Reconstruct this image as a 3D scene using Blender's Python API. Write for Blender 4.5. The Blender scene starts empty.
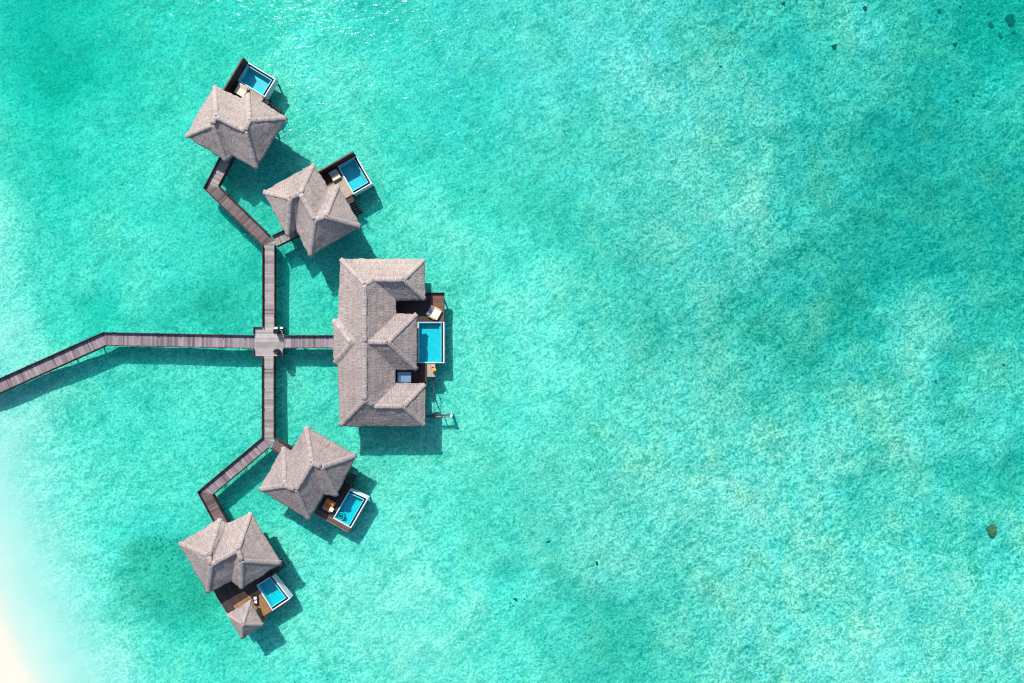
import bpy, bmesh, math, random
import numpy as np
from mathutils import Vector, Matrix, noise as mnoise
random.seed(7)
rng = np.random.default_rng(7)
sc = bpy.context.scene
C = sc.collection
R = math.radians

# ------------------------------------------------------------------ scale
H = 110.0            # camera height above the water (z = 0)
S = 0.16             # metres per pixel at z = 0

def W(px, py, z=0.0):
    k = S * (H - z) / H
    return Vector(((px - 512) * k, -(py - 341.5) * k, z))

def Wn(px, py, z):            # same on numpy arrays
    k = S * (H - z) / H
    return (px - 512) * k, -(py - 341.5) * k

SEA_FLOOR = -1.5
DECK = 1.6
EAVE = 4.1

# ------------------------------------------------------------------ helpers
def link(o, parent=None):
    C.objects.link(o)
    if parent is not None:
        o.parent = parent
    return o

def thing(name, label, cat, loc=(0, 0, 0), group=None):
    o = bpy.data.objects.new(name, None)
    o.empty_display_size = 0.5
    C.objects.link(o)
    o.location = loc
    o['label'] = label
    o['category'] = cat
    if group:
        o['group'] = group
    return o

def tag(o, label=None, cat=None, group=None, kind=None):
    if label: o['label'] = label
    if cat: o['category'] = cat
    if group: o['group'] = group
    if kind: o['kind'] = kind
    return o

def obj(name, bm, mat, parent=None, label=None, smooth=False, org=None):
    """bm is in world coordinates; the object is moved so its origin is the parent's."""
    if org is None:
        org = root_loc(parent) if parent is not None else Vector((0, 0, 0))
    bmesh.ops.transform(bm, matrix=Matrix.Translation(-Vector(org)), verts=bm.verts)
    me = bpy.data.meshes.new(name)
    bm.to_mesh(me)
    bm.free()
    if smooth:
        me.polygons.foreach_set('use_smooth', [True] * len(me.polygons))
    me.materials.append(mat)
    o = bpy.data.objects.new(name, me)
    link(o, parent)
    if parent is None:
        o.location = org
    if label:
        o['label'] = label
    return o

def root_loc(p):
    v = Vector((0, 0, 0))
    while p is not None:
        v += p.location
        p = p.parent
    return v

def frame_box(bm, c, ex, ey, sx, sy, z0, z1, uvscale=None):
    """box centred on c (xy), axes ex/ey, full sizes sx/sy"""
    ex = Vector((ex[0], ex[1], 0)).normalized(); ey = Vector((ey[0], ey[1], 0)).normalized()
    c = Vector((c[0], c[1], 0))
    vs = []
    for z in (z0, z1):
        for a, b in ((-1, -1), (1, -1), (1, 1), (-1, 1)):
            p = c + ex * (a * sx / 2) + ey * (b * sy / 2)
            vs.append(bm.verts.new((p.x, p.y, z)))
    f = [(3, 2, 1, 0), (4, 5, 6, 7), (0, 1, 5, 4), (1, 2, 6, 5), (2, 3, 7, 6), (3, 0, 4, 7)]
    fs = [bm.faces.new([vs[i] for i in q]) for q in f]
    bmesh.ops.recalc_face_normals(bm, faces=fs)
    return fs

def seg_box(bm, a, b, width, z0, z1, ext=0.0):
    a = Vector((a[0], a[1], 0)); b = Vector((b[0], b[1], 0))
    d = (b - a); L = d.length; d.normalize()
    n = Vector((-d.y, d.x, 0))
    return frame_box(bm, (a + b) / 2, d, n, L + 2 * ext, width, z0, z1)

def prism(bm, poly, z0, z1):
    lo = [bm.verts.new((p[0], p[1], z0)) for p in poly]
    hi = [bm.verts.new((p[0], p[1], z1)) for p in poly]
    n = len(poly)
    fs = [bm.faces.new(lo[::-1]), bm.faces.new(hi)]
    for i in range(n):
        fs.append(bm.faces.new((lo[i], lo[(i + 1) % n], hi[(i + 1) % n], hi[i])))
    bmesh.ops.recalc_face_normals(bm, faces=fs)
    return fs

def cyl(bm, x, y, r, z0, z1, n=10, r2=None):
    r2 = r if r2 is None else r2
    lo = [bm.verts.new((x + r * math.cos(2 * math.pi * i / n), y + r * math.sin(2 * math.pi * i / n), z0)) for i in range(n)]
    hi = [bm.verts.new((x + r2 * math.cos(2 * math.pi * i / n), y + r2 * math.sin(2 * math.pi * i / n), z1)) for i in range(n)]
    bm.faces.new(lo[::-1]); bm.faces.new(hi)
    for i in range(n):
        bm.faces.new((lo[i], lo[(i + 1) % n], hi[(i + 1) % n], hi[i]))

def plank_uv(bm, d):
    """uv: u along direction d (metres), v across, by world xy; sides use z"""
    uvl = bm.loops.layers.uv.verify()
    d = Vector((d[0], d[1], 0)).normalized(); n = Vector((-d.y, d.x, 0))
    bm.normal_update()
    for f in bm.faces:
        side = abs(f.normal.z) < 0.5
        for l in f.loops:
            co = l.vert.co
            l[uvl].uv = (co.dot(d), co.dot(n) + (co.z if side else 0))

# ------------------------------------------------------------------ materials
def newmat(name):
    m = bpy.data.materials.new(name)
    m.use_nodes = True
    nt = m.node_tree
    nt.nodes.clear()
    out = nt.nodes.new('ShaderNodeOutputMaterial')
    return m, nt, out

def N(nt, typ, **kw):
    n = nt.nodes.new(typ)
    for k, v in kw.items():
        setattr(n, k, v)
    return n

def setin(n, **kw):
    for k, v in kw.items():
        n.inputs[k.replace('_', ' ')].default_value = v
    return n

def noise(nt, vec, scale, detail=3, rough=0.55, dist=0.0):
    n = N(nt, 'ShaderNodeTexNoise')
    setin(n, Scale=scale, Detail=detail, Roughness=rough, Distortion=dist)
    if vec is not None:
        nt.links.new(vec, n.inputs['Vector'])
    return n.outputs['Fac']

def mapping(nt, vec, scale=(1, 1, 1), rot=(0, 0, 0), loc=(0, 0, 0)):
    m = N(nt, 'ShaderNodeMapping')
    m.inputs['Scale'].default_value = scale
    m.inputs['Rotation'].default_value = rot
    m.inputs['Location'].default_value = loc
    nt.links.new(vec, m.inputs['Vector'])
    return m.outputs['Vector']

def mapT(nt, vec, stretch=1.0, deg=0.0, loc=(0, 0, 0)):
    # features drawn out by 'stretch' along the direction 'deg' from +X
    m = N(nt, 'ShaderNodeMapping', vector_type='TEXTURE')
    m.inputs['Scale'].default_value = (math.sqrt(stretch), 1 / math.sqrt(stretch), 1)
    m.inputs['Rotation'].default_value = (0, 0, math.radians(deg))
    m.inputs['Location'].default_value = loc
    nt.links.new(vec, m.inputs['Vector'])
    return m.outputs['Vector']

def ramp(nt, fac, stops, interp='LINEAR'):
    r = N(nt, 'ShaderNodeValToRGB')
    cr = r.color_ramp
    cr.interpolation = interp
    while len(cr.elements) < len(stops):
        cr.elements.new(0.5)
    for e, (p, c) in zip(cr.elements, stops):
        e.position = p
        e.color = (c, c, c, 1) if isinstance(c, (int, float)) else (*c, 1)
    nt.links.new(fac, r.inputs['Fac'])
    return r.outputs['Color']

def math_(nt, op, a, b=None, clamp=False):
    m = N(nt, 'ShaderNodeMath', operation=op, use_clamp=clamp)
    for i, v in enumerate((a, b)):
        if v is None: continue
        if isinstance(v, (int, float)): m.inputs[i].default_value = v
        else: nt.links.new(v, m.inputs[i])
    return m.outputs[0]

def mixc(nt, fac, a, b, blend='MIX'):
    m = N(nt, 'ShaderNodeMix', data_type='RGBA', blend_type=blend)
    for idx, v in ((0, fac), (6, a), (7, b)):
        if isinstance(v, (int, float)): m.inputs[idx].default_value = v
        elif isinstance(v, tuple): m.inputs[idx].default_value = (*v, 1) if len(v) == 3 else v
        else: nt.links.new(v, m.inputs[idx])
    return m.outputs[2]

def bump(nt, h, strength=0.5, dist=0.05, normal=None):
    b = N(nt, 'ShaderNodeBump')
    b.inputs['Strength'].default_value = strength
    b.inputs['Distance'].default_value = dist
    nt.links.new(h, b.inputs['Height'])
    if normal is not None:
        nt.links.new(normal, b.inputs['Normal'])
    return b.outputs['Normal']

def bsdf(nt, out, color, rough=0.8, normal=None, spec=0.3, **kw):
    p = N(nt, 'ShaderNodeBsdfPrincipled')
    if isinstance(color, tuple): p.inputs['Base Color'].default_value = (*color, 1)
    else: nt.links.new(color, p.inputs['Base Color'])
    if isinstance(rough, (int, float)): p.inputs['Roughness'].default_value = rough
    else: nt.links.new(rough, p.inputs['Roughness'])
    p.inputs['Specular IOR Level'].default_value = spec
    if normal is not None: nt.links.new(normal, p.inputs['Normal'])
    for k, v in kw.items():
        p.inputs[k].default_value = v
    nt.links.new(p.outputs[0], out.inputs['Surface'])
    return p

def geo_pos(nt):
    return N(nt, 'ShaderNodeNewGeometry').outputs['Position']

def mat_thatch(name, base, tint):
    m, nt, out = newmat(name)
    uv = N(nt, 'ShaderNodeUVMap').outputs['UV']
    pos = geo_pos(nt)
    fib = noise(nt, mapping(nt, uv, (5.5, 0.8, 1)), 1.0, 4, 0.75)
    grain = noise(nt, mapping(nt, uv, (3.2, 2.2, 1)), 1.6, 3, 0.7)
    blot = noise(nt, pos, 0.35, 5, 0.65)
    # courses of thatch bundles every ~0.55 m down the slope
    wv = N(nt, 'ShaderNodeTexWave', wave_type='BANDS', bands_direction='Y', wave_profile='SAW')
    setin(wv, Scale=0.28, Distortion=1.3, Detail=3.0)
    wv.inputs['Detail Scale'].default_value = 1.6
    nt.links.new(uv, wv.inputs['Vector'])
    c1 = ramp(nt, fib, [(0.25, tuple(v * 0.5 for v in base)), (0.5, base), (0.78, tuple(min(.8, v * 1.45) for v in base))])
    c2 = mixc(nt, 0.85, c1, ramp(nt, grain, [(0.3, 0.7), (0.5, 0.97), (0.72, 1.15)]), 'MULTIPLY')
    c3 = mixc(nt, 0.7, c2, ramp(nt, blot, [(0.3, tuple(tint)), (0.65, (1.06, 1.04, 1.02))]), 'MULTIPLY')
    c4 = mixc(nt, 0.28, c3, ramp(nt, wv.outputs['Fac'], [(0.0, 0.72), (0.25, 1.0), (0.9, 1.08), (1.0, 0.8)]), 'MULTIPLY')
    oi = N(nt, 'ShaderNodeNewGeometry')
    big = noise(nt, pos, 0.045, 1, 0.5)
    c4 = mixc(nt, 1.0, c4, ramp(nt, big, [(0.35, (0.88, 0.86, 0.86)), (0.65, (1.10, 1.08, 1.04))]), 'MULTIPLY')
    h = math_(nt, 'ADD', math_(nt, 'MULTIPLY', fib, 0.6), math_(nt, 'ADD', math_(nt, 'MULTIPLY', grain, 0.7), math_(nt, 'MULTIPLY', wv.outputs['Fac'], 0.15)))
    bsdf(nt, out, c4, 0.95, bump(nt, h, 0.8, 0.16), 0.1)
    return m

def mat_wood(name, col, board=0.18, contrast=0.35, gap=True):
    m, nt, out = newmat(name)
    uv = N(nt, 'ShaderNodeUVMap').outputs['UV']
    sep = N(nt, 'ShaderNodeSeparateXYZ'); nt.links.new(uv, sep.inputs[0])
    q = math_(nt, 'DIVIDE', sep.outputs['X'], board)
    idx = math_(nt, 'FLOOR', q)
    wn = N(nt, 'ShaderNodeTexWhiteNoise', noise_dimensions='1D'); nt.links.new(idx, wn.inputs['W'])
    idx3 = math_(nt, 'FLOOR', math_(nt, 'DIVIDE', q, 4.3))
    wn3 = N(nt, 'ShaderNodeTexWhiteNoise', noise_dimensions='1D'); nt.links.new(idx3, wn3.inputs['W'])
    tone = math_(nt, 'ADD', math_(nt, 'MULTIPLY', wn.outputs['Value'], 0.55), math_(nt, 'MULTIPLY', wn3.outputs['Value'], 0.45))
    c = ramp(nt, tone, [(0.0, tuple(v * (1 - contrast * 1.3) for v in col)), (0.5, col), (1.0, tuple(min(.85, v * (1 + contrast)) for v in col))])
    gr = noise(nt, mapping(nt, uv, (9, 1.2, 1)), 1.5, 4, 0.65)
    c = mixc(nt, 0.6, c, ramp(nt, gr, [(0.3, 0.75), (0.7, 1.15)]), 'MULTIPLY')
    st = noise(nt, geo_pos(nt), 0.9, 3, 0.6)
    c = mixc(nt, 0.6, c, ramp(nt, st, [(0.35, 0.8), (0.6, 1.08)]), 'MULTIPLY')
    fr = math_(nt, 'FRACT', q)
    g = ramp(nt, fr, [(0.0, 0.35), (0.06, 1.0), (0.94, 1.0), (1.0, 0.35)])
    if gap:
        c = mixc(nt, 0.8, c, g, 'MULTIPLY')
    bsdf(nt, out, c, 0.75, bump(nt, g, 0.6, 0.01), 0.25)
    return m

def mat_plain(name, col, rough=0.6, var=0.15, scale=3.0, spec=0.3, bumpd=0.0):
    m, nt, out = newmat(name)
    f = noise(nt, geo_pos(nt), scale, 4, 0.6)
    c = ramp(nt, f, [(0.3, tuple(v * (1 - var) for v in col)), (0.7, tuple(min(.9, v * (1 + var)) for v in col))])
    nrm = bump(nt, noise(nt, geo_pos(nt), scale * 6, 3), 0.5, bumpd) if bumpd else None
    bsdf(nt, out, c, rough, nrm, spec)
    return m

M = {}
M['thatch'] = mat_thatch('weathered_thatch', (0.280, 0.236, 0.220), (0.72, 0.69, 0.70))
M['thatch_cap'] = mat_thatch('ridge_thatch', (0.300, 0.256, 0.238), (0.88, 0.86, 0.88))
M['thatch_under'] = mat_plain('thatch_underside', (0.16, 0.12, 0.09), 0.95)
M['walk'] = mat_wood('weathered_walk_boards', (0.1845, 0.1476, 0.1558), 0.22, 0.5)
M['walk_brown'] = mat_wood('brown_walk_boards', (0.1159, 0.0817, 0.079), 0.22, 0.45)
M['walk_pale'] = mat_wood('pale_platform_boards', (0.2295, 0.1997, 0.187), 0.24, 0.4)
M['platform'] = mat_wood('bleached_platform_boards', (0.30, 0.265, 0.25), 0.3, 0.3)
M['kerb'] = mat_wood('dark_kerb_timber', (0.0475, 0.03, 0.031), 0.9, 0.3, False)
M['pile'] = mat_plain('pile_timber', (0.13, 0.105, 0.09), 0.9, 0.3, 2.5)
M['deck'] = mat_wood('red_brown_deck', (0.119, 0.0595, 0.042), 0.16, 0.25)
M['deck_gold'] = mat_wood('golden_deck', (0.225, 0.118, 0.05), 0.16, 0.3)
M['deck_tan'] = mat_wood('tan_deck', (0.3384, 0.2592, 0.2016), 0.16, 0.15)
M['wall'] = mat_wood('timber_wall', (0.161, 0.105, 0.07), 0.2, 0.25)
M['screen'] = mat_wood('screen_and_shade_boards', (0.0405, 0.0261, 0.0225), 0.12, 0.3)  # also on decks, where shade is put into the board colour
M['white'] = mat_plain('white_render', (0.50, 0.53, 0.56), 0.6, 0.14, 1.5)
M['stone'] = mat_plain('grey_stone', (0.42, 0.43, 0.44), 0.6, 0.15, 3)
M['gutter'] = mat_plain('dark_gutter', (0.008, 0.012, 0.02), 0.7, 0.2)
M['cushion'] = mat_plain('cream_cushion', (0.56, 0.48, 0.38), 0.9, 0.05, 4)
M['cushion_w'] = mat_plain('white_cushion', (0.56, 0.53, 0.50), 0.9, 0.04, 4)
M['cushion_g'] = mat_plain('grey_cushion', (0.21, 0.21, 0.231), 0.9, 0.08, 4)
M['cushion_o'] = mat_plain('orange_cushion', (0.50, 0.14, 0.025), 0.9, 0.08, 4)
M['rattan'] = mat_plain('rattan', (0.44, 0.288, 0.104), 0.7, 0.25, 12, 0.3, 0.02)
M['towel'] = mat_plain('yellow_towel', (0.42, 0.28, 0.08), 0.95, 0.1, 5)
M['dark'] = mat_plain('dark_metal', (0.012, 0.015, 0.025), 0.45, 0.2)
M['coral'] = mat_plain('coral', (0.15, 0.085, 0.03), 0.95, 0.6, 1.6, 0.1, 0.08)
M['coral_dk'] = mat_plain('dark_coral', (0.055, 0.042, 0.022), 0.95, 0.5, 1.6, 0.1, 0.08)
M['weed'] = mat_plain('dark_weed', (0.20, 0.29, 0.20), 0.95, 0.4, 1.6, 0.1, 0.05)
M['greenery'] = mat_plain('leaves', (0.012, 0.016, 0.020), 0.7, 0.4, 8)

def mat_tile(name, col):
    m, nt, out = newmat(name)
    pos = geo_pos(nt)
    v = N(nt, 'ShaderNodeTexVoronoi'); setin(v, Scale=3.0); nt.links.new(pos, v.inputs['Vector'])
    c = mixc(nt, 0.18, col, v.outputs['Color'], 'MULTIPLY')
    c = mixc(nt, 0.4, c, ramp(nt, noise(nt, pos, 1.2, 3), [(0.3, 0.85), (0.7, 1.1)]), 'MULTIPLY')
    bsdf(nt, out, c, 0.4)
    return m
M['tile'] = mat_tile('turquoise_tile', (0.0, 0.37, 0.43))
M['tile_dk'] = mat_tile('deep_turquoise_tile', (0.004, 0.34, 0.46))
M['tile_lt'] = mat_tile('pale_tile_edge', (0.10, 0.50, 0.58))

def mat_glass_panel():
    m, nt, out = newmat('blue_tinted_glass')
    g = N(nt, 'ShaderNodeBsdfGlossy'); g.inputs['Color'].default_value = (0.6, 0.75, 0.85, 1); g.inputs['Roughness'].default_value = 0.04
    d = N(nt, 'ShaderNodeBsdfDiffuse'); d.inputs['Color'].default_value = (0.05, 0.09, 0.15, 1)
    t = N(nt, 'ShaderNodeBsdfTransparent'); t.inputs['Color'].default_value = (0.5, 0.6, 0.8, 1)
    mx = N(nt, 'ShaderNodeMixShader'); mx.inputs[0].default_value = 0.35
    nt.links.new(d.outputs[0], mx.inputs[1]); nt.links.new(g.outputs[0], mx.inputs[2])
    mx2 = N(nt, 'ShaderNodeMixShader'); mx2.inputs[0].default_value = 0.25
    nt.links.new(mx.outputs[0], mx2.inputs[1]); nt.links.new(t.outputs[0], mx2.inputs[2])
    nt.links.new(mx2.outputs[0], out.inputs['Surface'])
    return m
M['glass'] = mat_glass_panel()

def mat_water(name, scale, bstr, tint=(1, 1, 1), volume=None, ang=0.0, bdist=0.15, rough=0.12):
    m, nt, out = newmat(name)
    pos = geo_pos(nt)
    p1 = mapping(nt, pos, (1.0, 1.7, 1), (0, 0, ang))
    n1 = noise(nt, p1, scale, 2, 0.5, 0.4)
    n2 = noise(nt, mapping(nt, pos, (1, 1.5, 1), (0, 0, ang - 0.6)), scale * 2.7, 1, 0.5, 0.2)
    h = math_(nt, 'ADD', n1, math_(nt, 'MULTIPLY', n2, 0.3))
    gust = noise(nt, mapping(nt, pos, (1, 2.2, 1), (0, 0, ang)), scale * 0.07, 3, 0.6, 0.5)
    h = math_(nt, 'MULTIPLY', h, ramp(nt, gust, [(0.35, 0.45), (0.65, 1.25)]))
    nb = bump(nt, h, bstr, bdist)
    g = N(nt, 'ShaderNodeBsdfGlossy'); g.inputs['Roughness'].default_value = rough
    nt.links.new(nb, g.inputs['Normal'])
    t = N(nt, 'ShaderNodeBsdfTransparent'); t.inputs['Color'].default_value = (*tint, 1)
    # Schlick reflectance of water from the rippled normal (same from above and below)
    gi = N(nt, 'ShaderNodeNewGeometry')
    dp = N(nt, 'ShaderNodeVectorMath', operation='DOT_PRODUCT'); nt.links.new(nb, dp.inputs[0]); nt.links.new(gi.outputs['Incoming'], dp.inputs[1])
    om = math_(nt, 'SUBTRACT', 1.0, math_(nt, 'ABSOLUTE', dp.outputs['Value']), True)
    frs = math_(nt, 'ADD', math_(nt, 'MULTIPLY', math_(nt, 'POWER', om, 5.0), 0.98), 0.02)
    mx = N(nt, 'ShaderNodeMixShader')
    nt.links.new(math_(nt, 'MULTIPLY', frs, 0.2), mx.inputs[0]); nt.links.new(t.outputs[0], mx.inputs[1]); nt.links.new(g.outputs[0], mx.inputs[2])
    nt.links.new(mx.outputs[0], out.inputs['Surface'])
    if volume:
        # absorption only: exp(-density*(1-c))
        dens = max(volume) 
        v = N(nt, 'ShaderNodeVolumeAbsorption')
        v.inputs['Color'].default_value = (1 - volume[0] / dens, 1 - volume[1] / dens, 1 - volume[2] / dens, 1)
        v.inputs['Density'].default_value = dens
        vs = N(nt, 'ShaderNodeVolumeScatter')          # fine suspended sand: lights up the shaded water
        vs.inputs['Color'].default_value = (0.0, 0.98, 0.86, 1)
        vs.inputs['Density'].default_value = 0.09
        vs.inputs['Anisotropy'].default_value = 0.0
        av = N(nt, 'ShaderNodeAddShader')
        nt.links.new(v.outputs[0], av.inputs[0]); nt.links.new(vs.outputs[0], av.inputs[1])
        nt.links.new(av.outputs[0], out.inputs['Volume'])
    return m
SIG = (0.72, 0.066, 0.108)
M['sea'] = mat_water('lagoon_water', 0.7, 0.9, (1, 1, 1), SIG, R(-25), 0.195, 0.14)
M['poolwater'] = mat_water('pool_water', 1.6, 0.15, (0.96, 1, 1), None, 0.3, 0.05, 0.03)

# ------------------------------------------------------------------ seabed (colours of the bed and depth from control points)
# px, py, then how the lagoon looks there (sRGB): shallow places are pale, weedy ones dark
CP = [
 (-80, 683, 255, 250, 238), (-60, 560, 252, 246, 232), (8, 683, 255, 250, 238), (2, 630, 250, 246, 228), (-90, 460, 230, 246, 230), (-60, 780, 255, 250, 238), (40, 760, 250, 246, 232),
 (-120, 360, 190, 245, 230), (-10, 575, 225, 246, 228), (45, 683, 190, 245, 226), (30, 640, 165, 243, 226), (-12, 500, 175, 244, 228),
 (30, 560, 130, 240, 222), (75, 670, 125, 240, 222), (0, 440, 150, 244, 230), (30, 480, 118, 238, 222), (0, 330, 140, 243, 228), (15, 400, 120, 240, 225), (20, 345, 115, 238, 222), (0, 290, 110, 232, 214),
 (0, 0, 25, 190, 160), (20, 60, 25, 198, 168), (0, 130, 35, 205, 178), (60, 20, 35, 200, 172), (100, 60, 40, 212, 188), (40, 160, 45, 212, 186), (110, 110, 55, 222, 200),
 (150, 150, 70, 228, 208), (60, 230, 60, 220, 196), (0, 210, 50, 212, 186), (110, 240, 80, 230, 208), (150, 200, 60, 222, 198), (40, 280, 75, 225, 202), (120, 290, 75, 226, 205),
 (190, 260, 60, 216, 192), (210, 300, 45, 208, 180), (90, 310, 45, 208, 180), (60, 320, 70, 218, 196), (170, 310, 60, 214, 190), (230, 290, 55, 212, 186),
 (160, 40, 55, 215, 196), (200, 20, 60, 214, 198), (260, 20, 60, 212, 196), (170, 90, 60, 222, 204), (300, 40, 80, 220, 208), (330, 80, 90, 228, 214), (300, 110, 80, 222, 208),
 (380, 20, 55, 205, 190), (420, 60, 65, 212, 198), (470, 30, 65, 208, 196), (400, 110, 60, 212, 192), (350, 140, 80, 222, 206), (470, 110, 55, 205, 188), (430, 150, 60, 210, 190),
 (540, 30, 75, 210, 198), (540, 90, 75, 208, 194), (600, 30, 80, 206, 194), (630, 20, 90, 212, 200), (650, 70, 95, 212, 200), (560, 150, 70, 204, 184),
 (400, 190, 75, 224, 202), (430, 240, 80, 226, 204), (470, 190, 60, 212, 188), (520, 190, 60, 206, 182), (500, 240, 80, 224, 202), (460, 290, 85, 230, 208),
 (560, 220, 60, 196, 174), (600, 260, 60, 196, 174), (620, 200, 85, 206, 188), (640, 150, 85, 206, 190), (680, 120, 90, 204, 188), (640, 260, 75, 192, 172), (660, 215, 80, 198, 178),
 (700, 20, 75, 196, 180), (760, 10, 70, 190, 172), (800, 40, 60, 186, 170), (860, 30, 95, 206, 190), (900, 15, 60, 188, 172), (950, 30, 55, 182, 164), (1010, 20, 35, 168, 148), (1060, -20, 30, 165, 145),
 (720, 70, 85, 198, 182), (780, 90, 85, 198, 182), (840, 80, 70, 190, 172), (900, 80, 65, 184, 168), (960, 80, 45, 172, 154), (1015, 90, 60, 188, 170),
 (720, 150, 80, 194, 178), (760, 190, 90, 204, 186), (820, 140, 60, 178, 162), (870, 110, 75, 188, 170), (890, 140, 42, 162, 146), (940, 130, 45, 166, 150), (1000, 130, 60, 185, 168),
 (700, 200, 95, 202, 184), (735, 220, 110, 210, 192), (800, 220, 75, 190, 172), (860, 190, 65, 184, 166), (920, 190, 42, 162, 146), (980, 180, 50, 172, 155), (1020, 220, 45, 170, 152),
 (700, 250, 75, 194, 178), (750, 260, 85, 196, 178), (800, 270, 55, 172, 154), (860, 255, 50, 168, 150), (920, 250, 42, 165, 148), (980, 250, 48, 168, 150), (1010, 240, 40, 160, 142),
 (700, 300, 80, 198, 180), (740, 330, 55, 172, 152), (800, 310, 65, 182, 162), (860, 320, 45, 168, 148), (930, 320, 80, 196, 178), (970, 300, 65, 186, 168), (1010, 310, 55, 182, 162),
 (650, 320, 70, 190, 170), (600, 310, 80, 208, 186), (550, 300, 90, 222, 200), (500, 330, 92, 230, 208), (470, 360, 92, 230, 210), (560, 370, 92, 224, 202), (620, 370, 85, 206, 186), (680, 350, 80, 190, 170),
 (680, 400, 95, 206, 186), (740, 380, 75, 192, 172), (800, 360, 60, 180, 160), (860, 380, 75, 190, 170), (930, 355, 90, 206, 190), (960, 365, 60, 182, 162), (1010, 380, 80, 200, 180),
 (500, 400, 85, 222, 198), (560, 430, 85, 214, 190), (470, 440, 85, 222, 198), (620, 430, 92, 212, 190), (700, 440, 95, 206, 186), (780, 430, 95, 206, 188), (850, 440, 98, 208, 190), (920, 430, 95, 206, 188), (990, 430, 92, 206, 188),
 (430, 490, 85, 224, 198), (490, 500, 80, 214, 188), (550, 500, 85, 206, 184), (610, 510, 95, 206, 186), (680, 500, 105, 212, 192), (750, 490, 105, 212, 194), (820, 500, 95, 208, 190), (890, 490, 80, 200, 180), (960, 470, 60, 186, 166), (1010, 475, 55, 180, 160), (1015, 530, 85, 204, 186), (950, 530, 88, 206, 188), (930, 500, 85, 202, 184),
 (400, 540, 95, 232, 210), (450, 560, 85, 224, 202), (500, 560, 70, 206, 186), (550, 560, 80, 204, 184), (610, 570, 92, 204, 184), (670, 570, 92, 204, 184), (740, 570, 105, 212, 192), (810, 560, 98, 208, 190), (880, 580, 105, 214, 196), (950, 590, 108, 218, 200), (1010, 600, 108, 220, 202),
 (350, 580, 105, 238, 216), (400, 610, 108, 240, 220), (460, 620, 108, 240, 222), (500, 600, 85, 224, 204), (510, 650, 85, 220, 198), (550, 630, 70, 202, 180), (600, 630, 65, 192, 168), (630, 660, 60, 190, 166), (680, 640, 85, 202, 182), (750, 650, 100, 208, 190), (820, 640, 100, 212, 194), (870, 665, 118, 222, 206), (930, 660, 105, 214, 196), (1000, 660, 105, 214, 196),
 (300, 660, 85, 234, 214), (250, 680, 80, 232, 212), (350, 660, 105, 238, 218), (430, 680, 112, 240, 222),
 (300, 470, 60, 212, 184), (390, 470, 80, 216, 190), (310, 560, 85, 228, 206), (300, 600, 85, 228, 206), (240, 440, 70, 220, 196), (200, 450, 75, 224, 200), (230, 400, 75, 222, 200), (160, 400, 75, 222, 198), (110, 390, 85, 228, 208), (300, 390, 80, 224, 202), (310, 300, 60, 214, 190), (310, 420, 70, 220, 196), (300, 250, 60, 214, 188),
 (130, 440, 78, 226, 204), (80, 430, 88, 232, 214), (60, 500, 92, 234, 216), (110, 500, 90, 232, 212), (160, 490, 78, 226, 204), (60, 560, 100, 236, 216), (90, 610, 98, 236, 216), (110, 560, 85, 230, 208), (110, 660, 98, 236, 218), (180, 665, 85, 234, 214),
 (125, 580, 50, 208, 180), (150, 560, 58, 208, 180), (180, 590, 62, 212, 184), (150, 630, 50, 210, 184), (200, 630, 60, 216, 190), (225, 650, 70, 226, 202), (180, 550, 62, 214, 188), (170, 530, 72, 222, 200),
 (1100, 340, 60, 185, 168), (1100, 600, 95, 210, 192), (512, -80, 60, 200, 184), (-60, 60, 25, 195, 168), (-80, 240, 60, 215, 190), (300, 780, 100, 238, 218), (760, 780, 100, 210, 192), (1150, 120, 45, 170, 150), (850, -80, 55, 185, 170), (200, -80, 50, 210, 190),
]

def lin(c):
    c = c / 255.0
    return np.where(c <= 0.04045, c / 12.92, ((c + 0.055) / 1.055) ** 2.4)

cp = np.array(CP, float)
cp = cp[~((cp[:, 2] > 150) & (cp[:, 0] < 60))]
PATH = 2.45
SAND = np.array((0.93, 0.86, 0.74))       # how bare sand in full sun would look (linear, in the exposed picture)
cl = lin(cp[:, 2:5])
dep = np.clip(-np.log(np.clip((cl[:, 0] - 0.006) / SAND[0] / 0.96, 0.001, 1)) / (SIG[0] * PATH), -0.2, 3.4)
dep = np.where(cp[:, 2] > 245, -0.12, dep)
depw = np.maximum(dep, 0)
alb = cl[:, 1] / (SAND[1] * np.exp(-SIG[1] * PATH * depw))
albb = cl[:, 2] / (SAND[2] * np.exp(-SIG[2] * PATH * depw))

_m = alb[cp[:, 2] < 120].mean(); alb = np.where(cp[:, 2] < 120, _m + (alb - _m) * 1.05, alb)
_m = albb[cp[:, 2] < 120].mean(); albb = np.where(cp[:, 2] < 120, _m + (albb - _m) * 1.05, albb)

def interp(px, py, vals, r0=20.0):
    out = [np.zeros(px.shape) for _ in vals]
    wsum = np.zeros(px.shape)
    for i in range(len(cp)):
        d2 = (px - cp[i, 0]) ** 2 + (py - cp[i, 1]) ** 2
        w = 1.0 / (d2 + r0 * r0) ** 2.2
        wsum += w
        for o, v in zip(out, vals):
            o += w * v[i]
    return [o / wsum for o in out]

def vnoise(x, y, seed, scale):
    """smooth value noise in numpy"""
    r = np.random.default_rng(seed).random((256, 256))
    x = x * scale + 1000.3; y = y * scale + 1000.7
    xi = np.floor(x).astype(int); yi = np.floor(y).astype(int)
    fx = x - xi; fy = y - yi
    fx = fx * fx * (3 - 2 * fx); fy = fy * fy * (3 - 2 * fy)
    a = r[xi % 256, yi % 256]; b = r[(xi + 1) % 256, yi % 256]; c = r[xi % 256, (yi + 1) % 256]; d = r[(xi + 1) % 256, (yi + 1) % 256]
    return (a * (1 - fx) + b * fx) * (1 - fy) + (c * (1 - fx) + d * fx) * fy - 0.5

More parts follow.
